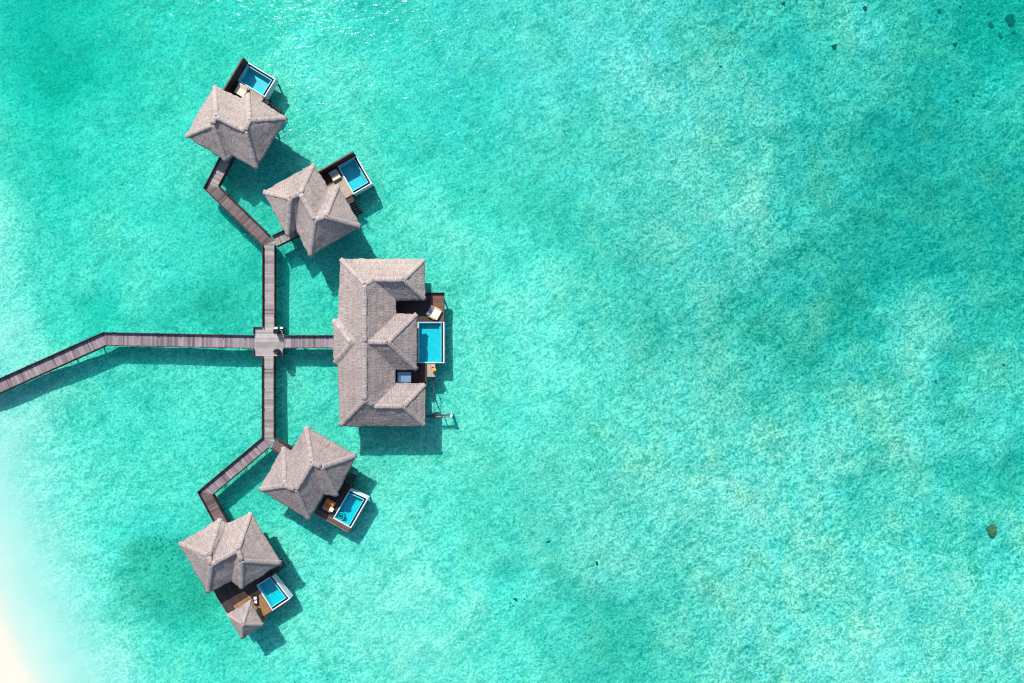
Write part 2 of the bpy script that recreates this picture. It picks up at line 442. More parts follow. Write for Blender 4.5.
def build_seabed():
    def axis(half, step):
        core = np.arange(-half, half + step / 2, step)
        ext = [half + 1, half + 3, half + 8, half + 18, half + 40, half + 90, half + 200, half + 450, half + 1000, half + 2000]
        e = np.array(ext)
        return np.concatenate((-e[::-1], core, e))
    xs = axis(98, 0.5); ys = axis(68, 0.5)
    X, Y = np.meshgrid(xs, ys, indexing='ij')
    nx, ny = X.shape
    px = 512 + X / S; py = 341.5 - Y / S
    pxc = np.clip(px, -150, 1180); pyc = np.clip(py, -110, 800)
    # wander the control field so patches get natural outlines
    wx = vnoise(X, Y, 1, 0.10) * 34 + vnoise(X, Y, 2, 0.28) * 18
    wy = vnoise(X, Y, 3, 0.10) * 34 + vnoise(X, Y, 4, 0.28) * 18
    far = np.clip((np.hypot(pxc + 20, pyc - 560) - 90) / 200, 0.15, 1)
    D, A, B = interp(pxc + wx * far, pyc + wy * far, (dep, alb, albb))
    # the beach: depth grows with distance from the waterline
    shore = np.array([(-200, 60), (-110, 230), (-120, 340), (-90, 420), (-58, 500), (-30, 560), (-9, 605), (10, 645), (28, 688), (64, 770), (150, 900)], float)
    sx = np.interp(py, shore[:, 1], shore[:, 0])
    sd = (px - sx) * 0.9 + vnoise(X, Y, 11, 0.12) * 7 + vnoise(X, Y, 12, 0.35) * 3
    sp_ = np.maximum(sd, 0)
    DB = np.where(sd > 0, 0.17 * (1 - np.exp(-sp_ / 14)) + 0.0028 * sp_ + 0.00005 * sp_ ** 2, 0.010 * sd)
    k = 0.25
    hh = np.clip(0.5 + 0.5 * (D - DB) / k, 0, 1)
    D = D * (1 - hh) + DB * hh - k * hh * (1 - hh) * np.clip(DB * 2, 0, 1)
    D = np.maximum(D, -2.0)
    t = np.clip(1 - DB / 0.7, 0, 1)
    A = A * (1 - t) + 0.97 * t; B = B * (1 - t) + 0.93 * t
    weed = np.exp(-(((px - 165) / 62) ** 4 + ((py - 585) / 52) ** 4)) * (0.75 + 0.8 * vnoise(X, Y, 21, 0.35))
    weed += 0.8 * np.exp(-(((px - 215) / 45) ** 2 + ((py - 305) / 22) ** 2))
    A = A * (1 - 0.32 * weed); B = B * (1 - 0.40 * weed); D = D + 0.22 * weed
    Z = -D + (vnoise(X, Y, 5, 0.22) * 0.16 + vnoise(X, Y, 6, 0.6) * 0.10) * np.clip(D * 0.9, 0, 1)
    # the deep edge: the bed drops away beyond the picture
    co = np.stack((X, Y, Z), -1).reshape(-1, 3)
    idx = np.arange(nx * ny).reshape(nx, ny)
    faces = np.stack((idx[:-1, :-1], idx[1:, :-1], idx[1:, 1:], idx[:-1, 1:]), -1).reshape(-1, 4)
    me = bpy.data.meshes.new('seabed')
    me.vertices.add(len(co)); me.vertices.foreach_set('co', co.ravel())
    me.loops.add(faces.size); me.loops.foreach_set('vertex_index', faces.ravel())
    me.polygons.add(len(faces)); me.polygons.foreach_set('loop_start', np.arange(0, faces.size, 4))
    me.update(); me.validate()
    me.polygons.foreach_set('use_smooth', np.ones(len(faces), bool))
    at = me.attributes.new('bed', 'FLOAT_VECTOR', 'POINT')
    A = np.clip(A, 0.2, 1.05); B = np.clip(B, 0.2, 1.1)
    rough = np.clip((A.max() - A) * 2.2, 0, 1)
    # rubble amount: grows to the right of the picture
    rub = np.clip((px - 520) / 260, 0, 1) * 0.7 + np.clip((0.82 - A) * 2.0, 0, 0.6)
    sandy = np.clip((D - 0.38) / 0.75, 0, 1)
    at.data.foreach_set('vector', np.stack((A, B, np.clip(rub, 0, 1) * sandy), -1).reshape(-1))
    at2 = me.attributes.new('wet', 'FLOAT', 'POINT')
    at2.data.foreach_set('value', sandy.reshape(-1))
    o = bpy.data.objects.new('seabed', me)
    C.objects.link(o)
    o['kind'] = 'structure'
    o['label'] = 'pale sandy lagoon floor rising to the white beach'
    m, nt, out = newmat('lagoon_bed')
    a = N(nt, 'ShaderNodeAttribute', attribute_name='bed')
    sep = N(nt, 'ShaderNodeSeparateXYZ'); nt.links.new(a.outputs['Vector'], sep.inputs[0])
    w = N(nt, 'ShaderNodeAttribute', attribute_name='wet').outputs['Fac']
    pos = geo_pos(nt)
    base = N(nt, 'ShaderNodeCombineColor')
    nt.links.new(math_(nt, 'MULTIPLY', math_(nt, 'ADD', math_(nt, 'MULTIPLY', sep.outputs['X'], 0.6), 0.4), 0.43), base.inputs[0])
    nt.links.new(math_(nt, 'MULTIPLY', sep.outputs['X'], 0.42), base.inputs[1])
    nt.links.new(math_(nt, 'MULTIPLY', sep.outputs['Y'], 0.36), base.inputs[2])
    grit = sep.outputs['Z']
    c = base.outputs[0]
    # weed patches and scoured sand, tens of metres down to a couple of metres
    pat = noise(nt, mapT(nt, pos, 1.7, 118), 0.085, 6, 0.66, 0.6)
    pat2 = noise(nt, mapT(nt, pos, 2.0, 32, (7, 3, 0)), 0.30, 5, 0.68, 0.5)
    c = mixc(nt, math_(nt, 'MULTIPLY', w, 0.75), c, mixc(nt, 1.0, c, ramp(nt, pat, [(0.33, (0.44, 0.76, 0.72)), (0.47, (0.95, 0.98, 0.97)), (0.66, (1.25, 1.06, 1.08))]), 'MULTIPLY'))
    c = mixc(nt, math_(nt, 'MULTIPLY', w, math_(nt, 'ADD', math_(nt, 'MULTIPLY', grit, 0.45), 0.5)), c, mixc(nt, 1.0, c, ramp(nt, pat2, [(0.34, (0.42, 0.76, 0.74)), (0.48, 0.98), (0.66, (1.40, 1.10, 1.12))]), 'MULTIPLY'))
    # caustic light net put into the bed colour, mixed with ripples and rubble, half a metre to two metres, no common direction
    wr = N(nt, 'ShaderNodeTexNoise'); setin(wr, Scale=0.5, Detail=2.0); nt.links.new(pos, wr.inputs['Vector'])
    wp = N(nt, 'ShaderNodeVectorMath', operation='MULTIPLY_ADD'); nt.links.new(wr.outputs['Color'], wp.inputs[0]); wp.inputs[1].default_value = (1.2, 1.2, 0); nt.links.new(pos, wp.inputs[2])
    caustic_rip = noise(nt, mapT(nt, wp.outputs[0], 1.5, 30), 1.2, 3, 0.62, 0.3)
    caustic_rip2 = noise(nt, wp.outputs[0], 2.9, 2, 0.6, 0.3)
    caustic_rip3 = noise(nt, mapT(nt, wp.outputs[0], 3.0, 33), 0.8, 3, 0.5, 0.3)
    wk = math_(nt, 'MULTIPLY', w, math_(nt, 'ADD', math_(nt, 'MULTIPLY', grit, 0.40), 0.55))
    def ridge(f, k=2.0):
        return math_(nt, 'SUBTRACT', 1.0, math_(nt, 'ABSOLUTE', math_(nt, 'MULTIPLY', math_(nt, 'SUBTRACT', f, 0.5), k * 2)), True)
    c = mixc(nt, wk, c, mixc(nt, 1.0, c, ramp(nt, ridge(caustic_rip, 4.0), [(0.0, (0.40, 0.78, 0.77)), (0.45, (0.80, 0.95, 0.95)), (0.8, (1.6, 1.22, 1.22)), (1.0, (2.5, 1.45, 1.47))]), 'MULTIPLY'))
    c = mixc(nt, wk, c, mixc(nt, 1.0, c, ramp(nt, caustic_rip2, [(0.32, (0.08, 0.43, 0.42)), (0.5, (0.95, 1.0, 1.0)), (0.66, (2.1, 1.36, 1.36))]), 'MULTIPLY'))
    c = mixc(nt, wk, c, mixc(nt, 1.0, c, ramp(nt, caustic_rip3, [(0.32, (0.45, 0.76, 0.80)), (0.5, 1.0), (0.68, (1.7, 1.22, 1.16))]), 'MULTIPLY'))
    c = mixc(nt, w, c, mixc(nt, 1.0, c, (1.27, 1.19, 1.13), 'MULTIPLY'))
    c = mixc(nt, w, mixc(nt, 1.0, c, (1.06, 1.04, 1.06), 'MULTIPLY'), c)
    c = mixc(nt, 1.0, c, (0.88, 0.88, 0.86), 'DARKEN')
    hue = noise(nt, mapT(nt, pos, 1.5, 120, (31, 5, 0)), 0.13, 4, 0.6, 0.4)
    c = mixc(nt, math_(nt, 'MULTIPLY', w, math_(nt, 'ADD', math_(nt, 'MULTIPLY', grit, 0.6), 0.4)), c, mixc(nt, 1.0, c, ramp(nt, hue, [(0.34, (0.66, 0.98, 1.07)), (0.5, 1.0), (0.66, (1.5, 0.99, 0.89))]), 'MULTIPLY'))
    # bits of dark coral rubble and weed
    sp = noise(nt, pos, 1.5, 3, 0.75, 0.6)
    spm = math_(nt, 'MULTIPLY', ramp(nt, sp, [(0.60, 0.0), (0.72, 1.0)]), math_(nt, 'MULTIPLY', grit, 0.5))
    c = mixc(nt, spm, c, (0.30, 0.30, 0.19))
    h = math_(nt, 'ADD', caustic_rip, math_(nt, 'MULTIPLY', caustic_rip2, 0.5))
    nb = bump(nt, math_(nt, 'MULTIPLY', h, wk), 1.0, 0.08)
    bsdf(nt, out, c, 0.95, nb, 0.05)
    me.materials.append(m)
    global BED
    def BED(x, y):
        i = int(np.clip(np.searchsorted(xs, x), 0, nx - 1)); j = int(np.clip(np.searchsorted(ys, y), 0, ny - 1))
        return float(Z[i, j])
    return o
build_seabed()

bm = bmesh.new()
frame_box(bm, (0, 0), (1, 0), (0, 1), 3800, 3800, -14, 0)
sea = obj('sea_water', bm, M['sea'])
tag(sea, 'clear turquoise lagoon water', kind='structure')

# ------------------------------------------------------------------ roofs
def roof_mesh(verts, faces, cuts=(4, 3), amp=0.05, thick=0.32, seed=0):
    """verts: list of world Vectors, faces: index lists.  Returns bm with uv along/down slope."""
    bm = bmesh.new()
    vs = [bm.verts.new(v) for v in verts]
    lay = bm.faces.layers.int.new('src')
    frames = []
    for k, f in enumerate(faces):
        nf = bm.faces.new([vs[i] for i in f])
        nf[lay] = k
        nf.normal_update()
        n = nf.normal.copy()
        if n.z < 0: n = -n
        down = Vector((n.x, n.y, 0)).normalized() if Vector((n.x, n.y, 0)).length > 1e-4 else Vector((1, 0, 0))
        t = Vector((-down.y, down.x, 0))
        sl = (down * n.z + Vector((0, 0, -math.hypot(n.x, n.y)))).normalized()
        frames.append((t, sl))
    bmesh.ops.triangulate(bm, faces=bm.faces[:])
    for c in cuts:
        bmesh.ops.subdivide_edges(bm, edges=bm.edges[:], cuts=c, use_grid_fill=True)
    bmesh.ops.recalc_face_normals(bm, faces=bm.faces[:])
    if sum(f.normal.z for f in bm.faces) < 0:
        bmesh.ops.reverse_faces(bm, faces=bm.faces[:])
    bnd = set(v for e in bm.edges if e.is_boundary for v in e.verts)
    cen = sum((v.co for v in bm.verts), Vector()) / len(bm.verts)
    # gentle thatch unevenness, rounded hips
    new = {}
    for v in bm.verts:
        if v in bnd:
            n = mnoise.noise(v.co * 1.3 + Vector((seed, 0, 0))) * 0.15 + mnoise.noise(v.co * 4.0 + Vector((seed, 5, 0))) * 0.09
            d = Vector((v.co.x - cen.x, v.co.y - cen.y, 0)).normalized()
            new[v] = v.co + d * n + Vector((0, 0, n * 0.3))
        else:
            avg = sum((e.other_vert(v).co for e in v.link_edges), Vector()) / len(v.link_edges)
            n = mnoise.noise(v.co * 0.7 + Vector((seed, 0, 3))) * amp * 1.6 + mnoise.noise(v.co * 2.6 + Vector((seed, 9, 0))) * amp
            new[v] = v.co.lerp(avg, 0.7) + Vector((0, 0, n))
    uvl = bm.loops.layers.uv.verify()
    for f in bm.faces:
        t, sl = frames[f[lay]]
        for l in f.loops:
            l[uvl].uv = (l.vert.co.dot(t) + f[lay] * 7.3, l.vert.co.dot(sl))
        f.smooth = True
    for v, c in new.items():
        v.co = c
    # eave thickness
    be = [e for e in bm.edges if e.is_boundary]
    r = bmesh.ops.extrude_edge_only(bm, edges=be)
    lo = [g for g in r['geom'] if isinstance(g, bmesh.types.BMVert)]
    for v in lo:
        d = Vector((cen.x - v.co.x, cen.y - v.co.y, 0)).normalized()
        v.co += d * 0.14 + Vector((0, 0, -thick))
    for g in r['geom']:
        if isinstance(g, bmesh.types.BMFace):
            g.smooth = False
            for l in g.loops:
                l[uvl].uv = (l.vert.co.x + l.vert.co.y, l.vert.co.z)
    le = [g for g in r['geom'] if isinstance(g, bmesh.types.BMEdge) and g.is_boundary]
    bmesh.ops.triangle_fill(bm, edges=le, use_beauty=False)
    bmesh.ops.recalc_face_normals(bm, faces=bm.faces[:])
    return bm

def cap_mesh(a, b, r=0.17, seed=0):
    """half-round roll of thatch along a hip or ridge"""
    bm = bmesh.new()
    a = Vector(a); b = Vector(b)
    d = b - a; L = d.length
    if L < 0.3: 
        d = Vector((1, 0, 0)) * 0.3; b = a + d; L = .3
    d.normalize()
    side = d.cross(Vector((0, 0, 1))).normalized()
    up = side.cross(d).normalized()
    n = max(3, int(L / 0.35)); m = 7
    rings = []
    for i in range(n + 1):
        p = a + d * (L * i / n)
        w = r * (1.0 + 0.18 * mnoise.noise(p * 1.7 + Vector((seed, 0, 0))))
        off = side * 0.05 * mnoise.noise(p * 0.9 + Vector((0, seed, 0)))
        ring = []
        for j in range(m):
            an = math.pi * j / (m - 1)
            ring.append(bm.verts.new(p + off + side * (math.cos(an) * w * 2.3) + up * (math.sin(an) * w * 1.0 - 0.135)))
        rings.append(ring)
    uvl = bm.loops.layers.uv.verify()
    for i in range(n):
        for j in range(m - 1):
            f = bm.faces.new((rings[i][j], rings[i + 1][j], rings[i + 1][j + 1], rings[i][j + 1]))
            f.smooth = True
            for l, (ii, jj) in zip(f.loops, ((i, j), (i + 1, j), (i + 1, j + 1), (i, j + 1))):
                l[uvl].uv = (ii * L / n * 0.8 + seed, jj * 0.14)
    bm.faces.new(rings[0]); bm.faces.new(rings[-1][::-1])
    bmesh.ops.recalc_face_normals(bm, faces=bm.faces[:])
    return bm

def inset_poly(poly, dist):
    """inset a simple ccw/cw polygon of xy Vectors"""
    n = len(poly)
    area = sum(poly[i].x * poly[(i + 1) % n].y - poly[(i + 1) % n].x * poly[i].y for i in range(n)) / 2
    sgn = 1 if area > 0 else -1
    out = []
    for i in range(n):
        p0, p1, p2 = poly[i - 1], poly[i], poly[(i + 1) % n]
        d1 = (p1 - p0).normalized(); d2 = (p2 - p1).normalized()
        n1 = Vector((-d1.y, d1.x)) * sgn; n2 = Vector((-d2.y, d2.x)) * sgn
        b = n1 + n2
        k = dist / max(0.35, (1 + n1.dot(n2)))
        out.append(p1 + b * k)
    return out

def xy(v): return Vector((v[0], v[1]))

def make_roof(parent, verts, faces, hips, seed, name='roof', cr=0.17, **kw):
    rf = obj(name, roof_mesh(verts, faces, seed=seed, **kw), M['thatch'], parent)
    for k, (i, j) in enumerate(hips):
        a = Vector(verts[i]); b = Vector(verts[j])
        e = (b - a).normalized() * 0.12
        obj('ridge_cap', cap_mesh(a + e, b - e if False else b, cr, seed * 3.1 + k), M['thatch_cap'], rf)
    return rf

def add_walls(parent, outline, z0, z1, inset=1.0, openings=True):
    """four-sided-ish timber walls under the roof, one mesh per wall run with glazed doors as sub-parts"""
    p = inset_poly([xy(v) for v in outline], inset)
    n = len(p)
    c = sum(p, Vector((0, 0))) / n
    for i in range(n):
        a, b = p[i], p[(i + 1) % n]
        L = (b - a).length
        if L < 0.7: continue
        d = (b - a).normalized()
        bm = bmesh.new()
        seg_box(bm, a + d * 0.06, b - d * 0.06, 0.12, z0, z1)
        plank_uv(bm, d)
        w = obj('wall', bm, M['wall'], parent)
        if L > 3.2:
            k = int(L // 2.6)
            nrm = Vector((d.y, -d.x))
            if (c - a).dot(nrm) > 0: nrm = -nrm
            for j in range(k):
                m = a + d * (L * (j + 0.5) / k)
                bm = bmesh.new()
                frame_box(bm, m + nrm * 0.09, d, nrm, 1.7, 0.07, z0 + 0.35, z1 - 0.55)
                plank_uv(bm, d)
                fr = obj('window', bm, M['kerb'], w)
                bm = bmesh.new()
                frame_box(bm, m + nrm * 0.13, d, nrm, 1.5, 0.03, z0 + 0.45, z1 - 0.65)
                obj('pane', bm, M['glass'], fr)

def add_piles(parent, pts, ztop, r=0.13, name='pile'):
    for p in pts:
        zb = BED(p[0], p[1]) - 0.25
        bm = bmesh.new()
        cyl(bm, p[0], p[1], r, zb, ztop, 10)
        for f in bm.faces: f.smooth = len(f.verts) == 4
        obj(name, bm, M['pile'], parent)

def pt_in(poly, p):
    x, y = p[0], p[1]; ins = False
    n = len(poly)
    for i in range(n):
        x1, y1 = poly[i][0], poly[i][1]; x2, y2 = poly[(i + 1) % n][0], poly[(i + 1) % n][1]
        if (y1 > y) != (y2 > y) and x < (x2 - x1) * (y - y1) / (y2 - y1) + x1: ins = not ins
    return ins

def grid_in(poly, ang, step):
    c = sum((xy(v) for v in poly), Vector((0, 0))) / len(poly)
    ex = Vector((math.cos(ang), math.sin(ang))); ey = Vector((-ex.y, ex.x))
    out = []
    for i in range(-7, 8):
        for j in range(-7, 8):
            q = c + ex * (i * step) + ey * (j * step)
            if pt_in(poly, q): out.append(q)
    return out

def slab(name, parent, poly, z0, z1, mat, d, label=None):
    bm = bmesh.new()
    prism(bm, poly, z0, z1)
    plank_uv(bm, d)
    return obj(name, bm, mat, parent, label)

# ------------------------------------------------------------------ pool
def make_pool(parent, q, depth=0.95, rims=(0, 1, 2, 3), whites=(0, 1), zt=1.72, jacuzzi=None, bench=True):
    """q: four world xy corners of the outside (order runs round). sides k: q[k]->q[k+1].
    whites: sides with the pale vanishing edge; the others have a thin stone coping."""
    q = [xy(v) for v in q]
    n = 4
    c = sum(q, Vector((0, 0))) / 4
    root = bpy.data.objects.new('plunge_pool', None)
    root.empty_display_size = 0.3
    C.objects.link(root); root.parent = parent
    root.location = Vector((c.x, c.y, 0)) - root_loc(parent)
    area = sum(q[i].x * q[(i + 1) % 4].y - q[(i + 1) % 4].x * q[i].y for i in range(4)) / 2
    if area < 0:   # make it ccw, remap the side ids
        q = [q[0], q[3], q[2], q[1]]
        whites = tuple(3 - k for k in whites)
    def off(ds):
        """inset polygon with different distance per side"""
        lines = []
        for i in range(4):
            a, b = q[i], q[(i + 1) % 4]
            d = (b - a).normalized(); nn = Vector((-d.y, d.x))
            lines.append((a + nn * ds[i], d))
        out = []
        for i in range(4):
            (p1, d1), (p2, d2) = lines[i - 1], lines[i]
            den = d1.x * d2.y - d1.y * d2.x
            t = ((p2.x - p1.x) * d2.y - (p2.y - p1.y) * d2.x) / den
            out.append(p1 + d1 * t)
        return out
    zb = zt - depth - 0.2
    rimw = [0.15 if k in whites else 0.10 for k in range(4)]
    gutw = [0.30 if k in whites else 0.0 for k in range(4)]
    A0 = [Vector(v) for v in q]
    A1 = off(rimw)
    A2 = off([rimw[k] + gutw[k] for k in range(4)])
    A3 = off([rimw[k] + gutw[k] + 0.10 for k in range(4)])
    def ring(bm, P, Q, z0, z1):
        for i in range(4):
            j = (i + 1) % 4
            prism(bm, [P[i], P[j], Q[j], Q[i]], z0, z1)
    # outer white shell (rim) down to just above the sea
    bm = bmesh.new()
    for i in range(4):
        j = (i + 1) % 4
        if (A1[i] - A0[i]).length < 1e-3: continue
        prism(bm, [A0[i], A0[j], A1[j], A1[i]], 0.25 if True else zb, zt)
    obj('pool_rim', bm, M['white'], root)
    bm = bmesh.new()
    for k in range(4):
        j = (k + 1) % 4
        if k in whites:
            prism(bm, [A1[k], A1[j], A2[j], A2[k]], zt - 0.5, zt - 0.22)
    if len(bm.verts):
        obj('overflow_gutter', bm, M['gutter'], root)
    else: bm.free()
    bm = bmesh.new()
    ring(bm, A2, A3, zb, zt - 0.045)
    obj('pool_wall', bm, M['tile_lt'], root)
    bm = bmesh.new()
    prism(bm, off([rimw[k] + gutw[k] + 0.05 for k in range(4)]), zb - 0.15, zb + 0.2)
    obj('pool_floor', bm, M['tile'], root)
    if bench:   # a ledge under water along the vanishing edges
        B3 = off([rimw[k] + gutw[k] + (0.42 if k in whites else 0.12) for k in range(4)])
        B2 = off([rimw[k] + gutw[k] + (0.102 if k in whites else 0.104) for k in range(4)])
        bm = bmesh.new()
        for k in range(4):
            if k in whites:
                j = (k + 1) % 4
                prism(bm, [B2[k], B2[j], B3[j], B3[k]], zb + 0.2, zb + 0.55)
        if len(bm.verts): obj('pool_bench', bm, M['tile'], root)
        else: bm.free()
    # water sheet with real thickness
    bm = bmesh.new()
    Wp = off([rimw[k] + gutw[k] + 0.101 for k in range(4)])
    f = bm.faces.new([bm.verts.new((p.x, p.y, zt - 0.06)) for p in Wp])
    obj('pool_water', bm, M['poolwater'], root)
    if jacuzzi is not None:
        x, y, r = jacuzzi
        bm = bmesh.new()
        for ri, w in ((r, 0.07), (r * 0.5, 0.04)):
            m = 28
            v = []
            for i in range(m):
                a = 2 * math.pi * i / m
                v.append([bm.verts.new((x + rr * math.cos(a), y + rr * math.sin(a), z)) for rr, z in ((ri - w, zt - 0.30), (ri + w, zt - 0.30), (ri + w, zb + 0.2), (ri - w, zb + 0.2))])
            for i in range(m):
                for k in range(4):
                    bm.faces.new((v[i][k], v[(i + 1) % m][k], v[(i + 1) % m][(k + 1) % 4], v[i][(k + 1) % 4]))
        bmesh.ops.recalc_face_normals(bm, faces=bm.faces[:])
        obj('spa_ring', bm, mat_tile('spa_tile', (0.01, 0.36, 0.42)), root)
    # legs of the pool shell
    add_piles(root, [v.lerp(c, 0.15) for v in A0], 0.3, 0.16, 'leg')
    return root

# ------------------------------------------------------------------ villas
TEMPLATE_FACES = [(0, 1, 8, 9), (1, 2, 8), (2, 3, 9, 8), (3, 4, 10, 9), (4, 5, 11, 10), (5, 6, 11), (6, 7, 10, 11), (7, 0, 9, 10)]
TEMPLATE_HIPS = [(9, 0), (8, 1), (8, 2), (8, 9), (9, 10), (10, 4), (11, 5), (11, 6), (10, 11)]
#          A B C V1 D E F V2   l1 l2 r1 r2
def villa(label, pts, ridge, seed, extra_caps=()):
    """pts: 12 px points; first eight at eave height, the last four on the ridges"""
    zs = [EAVE] * 8 + list(ridge)
    verts = [W(p[0], p[1], z) for p, z in zip(pts, zs)]
    # valleys bite in slightly higher than the eaves
    verts[3].z += 0.0; verts[7].z += 0.0
    c = sum(verts[:8], Vector()) / 8
    root = thing('overwater_villa', label, 'villa', (c.x, c.y, 0), 'thatched villas with private pools around the walkway')
    make_roof(root, verts, TEMPLATE_FACES, TEMPLATE_HIPS, seed)
    out8 = verts[:8]
    fl = inset_poly([xy(v) for v in out8], 1.55)
    d = (xy(verts[5]) - xy(verts[4]))
    slab('floor', root, fl, 1.2, 1.555, M['deck'], d)
    add_walls(root, out8, 1.56, 4.02, 1.75)
    ang = math.atan2(d.y, d.x)
    add_piles(root, grid_in(inset_poly([xy(v) for v in out8], 1.75), ang, 3.1), 1.25)
    return root

def zpx(o, s):
    """zoomed-crop coordinates to photo pixels"""
    return lambda x, y: (o[0] + x / s, o[1] + y / s)

z1 = zpx((170, 40), 4.877)
V1 = villa('grey thatched villa with a pool on its north side, farthest up the lagoon',
    [z1(215, 222), z1(73, 467), z1(272, 592), z1(305, 566), z1(420, 630), z1(572, 378), z1(378, 258), z1(346, 284), z1(204, 412), z1(222, 372), z1(364, 442), z1(384, 392)],
    (7.0, 7.05, 7.05, 7.0), 1)
z2 = zpx((250, 140), 5.257)
V2 = villa('grey thatched villa just above the large villa, its pool at the upper right',
    [z2(333, 125), z2(68, 272), z2(195, 507), z2(240, 470), z2(313, 612), z2(584, 455), z2(462, 236), z2(416, 252), z2(210, 305), z2(262, 280), z2(340, 418), z2(394, 401)],
    (7.0, 7.05, 7.05, 7.0), 2)
z4 = zpx((245, 415), 5.257)
V4 = villa('grey thatched villa just below the large villa, orange daybed on its deck',
    [z4(320, 58), z4(587, 212), z4(480, 428), z4(416, 420), z4(333, 552), z4(73, 392), z4(200, 167), z4(243, 184), z4(402, 276), z4(350, 252), z4(266, 392), z4(208, 372)],
    (7.0, 7.05, 7.05, 7.0), 3)
z5 = zpx((165, 500), 4.267)
V5 = villa('grey thatched villa at the bottom end of the walkway with a golden deck',
    [z5(180, 398), z5(58, 186), z5(234, 78), z5(265, 100), z5(365, 52), z5(498, 270), z5(324, 380), z5(285, 348), z5(184, 238), z5(195, 278), z5(308, 215), z5(325, 260)],
    (7.0, 7.05, 7.05, 7.0), 4)

def rect_from(a, b, wdt, side):
    a = xy(a); b = xy(b)
    d = (b - a).normalized(); n = Vector((-d.y, d.x)) * side
    return [a, b, b + n * wdt, a + n * wdt]

def edge_board(parent, a, b, z0, z1, mat, w=0.08, name='fascia'):
    bm = bmesh.new()
    seg_box(bm, a, b, w, z0, z1)
    d = xy(b) - xy(a)
    plank_uv(bm, d)
    return obj(name, bm, mat, parent)

def make_steps(parent, origin, d, n, nstep=6, wdt=1.3, mat='kerb'):
    """steps from the deck down into the sea with a small landing: d is the way they run"""
    d = xy(d).normalized(); s = xy(n).normalized()
    root = bpy.data.objects.new('sea_steps', None); root.empty_display_size = 0.3
    C.objects.link(root); root.parent = parent
    o = xy(origin)
    root.location = Vector((o.x, o.y, 0)) - root_loc(parent)
    bm = bmesh.new(); frame_box(bm, o + d * 0.5, d, s, 1.0, wdt, 1.28, 1.45); plank_uv(bm, d)
    obj('landing', bm, M[mat], root)
    for i in range(nstep):
        bm = bmesh.new()
        frame_box(bm, o + d * (1.15 + 0.3 * i), d, s, 0.26, wdt, 1.15 - 0.27 * i, 1.20 - 0.27 * i); plank_uv(bm, s)
        obj('tread', bm, M[mat], root)
    for k in (-1, 1):
        bm = bmesh.new()
        a = o + s * (k * wdt / 2)
        for t in (0.05, 0.95, 2.6):
            zt = 2.35 if t < 1 else 1.0
            frame_box(bm, a + d * t, d, s, 0.08, 0.08, -1.4, zt)
        vs = []
        for t, zc in ((0.0, 2.35), (1.0, 2.35), (2.7, 1.0)):
            p = a + d * t
            vs.append([bm.verts.new((p.x + s.x * w, p.y + s.y * w, zc + h)) for w, h in ((-.05, 0), (.05, 0), (.05, .07), (-.05, .07))])
        for i in range(2):
            for j in range(4):
                bm.faces.new((vs[i][j], vs[i + 1][j], vs[i + 1][(j + 1) % 4], vs[i][(j + 1) % 4]))
        bm.faces.new(vs[0]); bm.faces.new(vs[2][::-1])
        bmesh.ops.recalc_face_normals(bm, faces=bm.faces[:])
        plank_uv(bm, d)
        obj('handrail', bm, M[mat], root)
    return root

# ---- villa 1 : screen on the left, pool to the upper right
def L2(a, b, t): return a + (b - a) * t
def deck_part(V, quad, mat, d, name='deck', label=None):
    return slab(name, V, quad, 1.38, DECK, M[mat], d, label)

def villa_deck_A(V, wallN, wallS, poolR, poolB, shift_pool=0.35, tan='deck_tan'):
    """villas 1 and 2: wallN/wallS px on top of the screen, poolR far outer corner, poolB near outer corner of the pool"""
    n = xy(W(*wallN, 3.4)); s = xy(W(*wallS, 3.4))
    r = xy(W(*poolR, 1.72)); b = xy(W(*poolB, 1.72))
    d = (s - n).normalized()
    e = Vector((-d.y, d.x))
    if (r - n).dot(e) < 0: e = -e
    wide = (r - n).dot(e)
    pl = (b - r).length
    n0 = n + d * max(0, (r - n).dot(d))      # make the outer line square
    L = (s - n).length + 1.9
    # wooden strip beside the wall, then pool
    x0 = 0.18
    P = [n0 + e * (x0 + 0.02), n0 + e * wide, n0 + e * wide + d * pl, n0 + e * (x0 + 0.02) + d * pl]
    make_pool(V, P, whites=(0, 1))
    # privacy screen
    bm = bmesh.new(); seg_box(bm, n + d * 0.0, n + d * (L - 0.3), 0.14, 0.9, 3.4); plank_uv(bm, d)
    obj('privacy_screen', bm, M['screen'], V)
    bm = bmesh.new(); seg_box(bm, n - d * 0.04, n + d * (L - 0.26), 0.22, 3.403, 3.47); plank_uv(bm, d)
    obj('screen_cap', bm, M['deck'], V)
    q = [n0 + d * (pl + 0.004) + e * 0.09, n0 + e * (wide * 0.34) + d * (pl + .004), n0 + e * (wide * 0.34) + d * L, n0 + e * 0.09 + d * L]
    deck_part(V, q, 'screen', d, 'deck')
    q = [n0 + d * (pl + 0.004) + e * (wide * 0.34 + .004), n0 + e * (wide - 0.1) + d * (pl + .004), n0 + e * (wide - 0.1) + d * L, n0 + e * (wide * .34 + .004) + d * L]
    deck_part(V, q, tan, e, 'deck', 'sun bleached tan deck boards')
    add_piles(V, [n0 + e * a + d * c for a in (0.4, wide - 0.4) for c in (pl + 0.4, L - 0.6)], 1.4)
    make_steps(V, n0 + e * (wide - 0.05) + d * (pl + 0.95), e, d)
    return n0, d, e, wide, pl

zz1 = zpx((215, 50), 12.41)
F1 = villa_deck_A(V1, zz1(352, 92), zz1(118, 478), zz1(762, 345), zz1(645, 580))
zz2 = zpx((315, 145), 10.514)
F2 = villa_deck_A(V2, zz2(400, 72), zz2(70, 262), zz2(600, 405), zz2(405, 518))

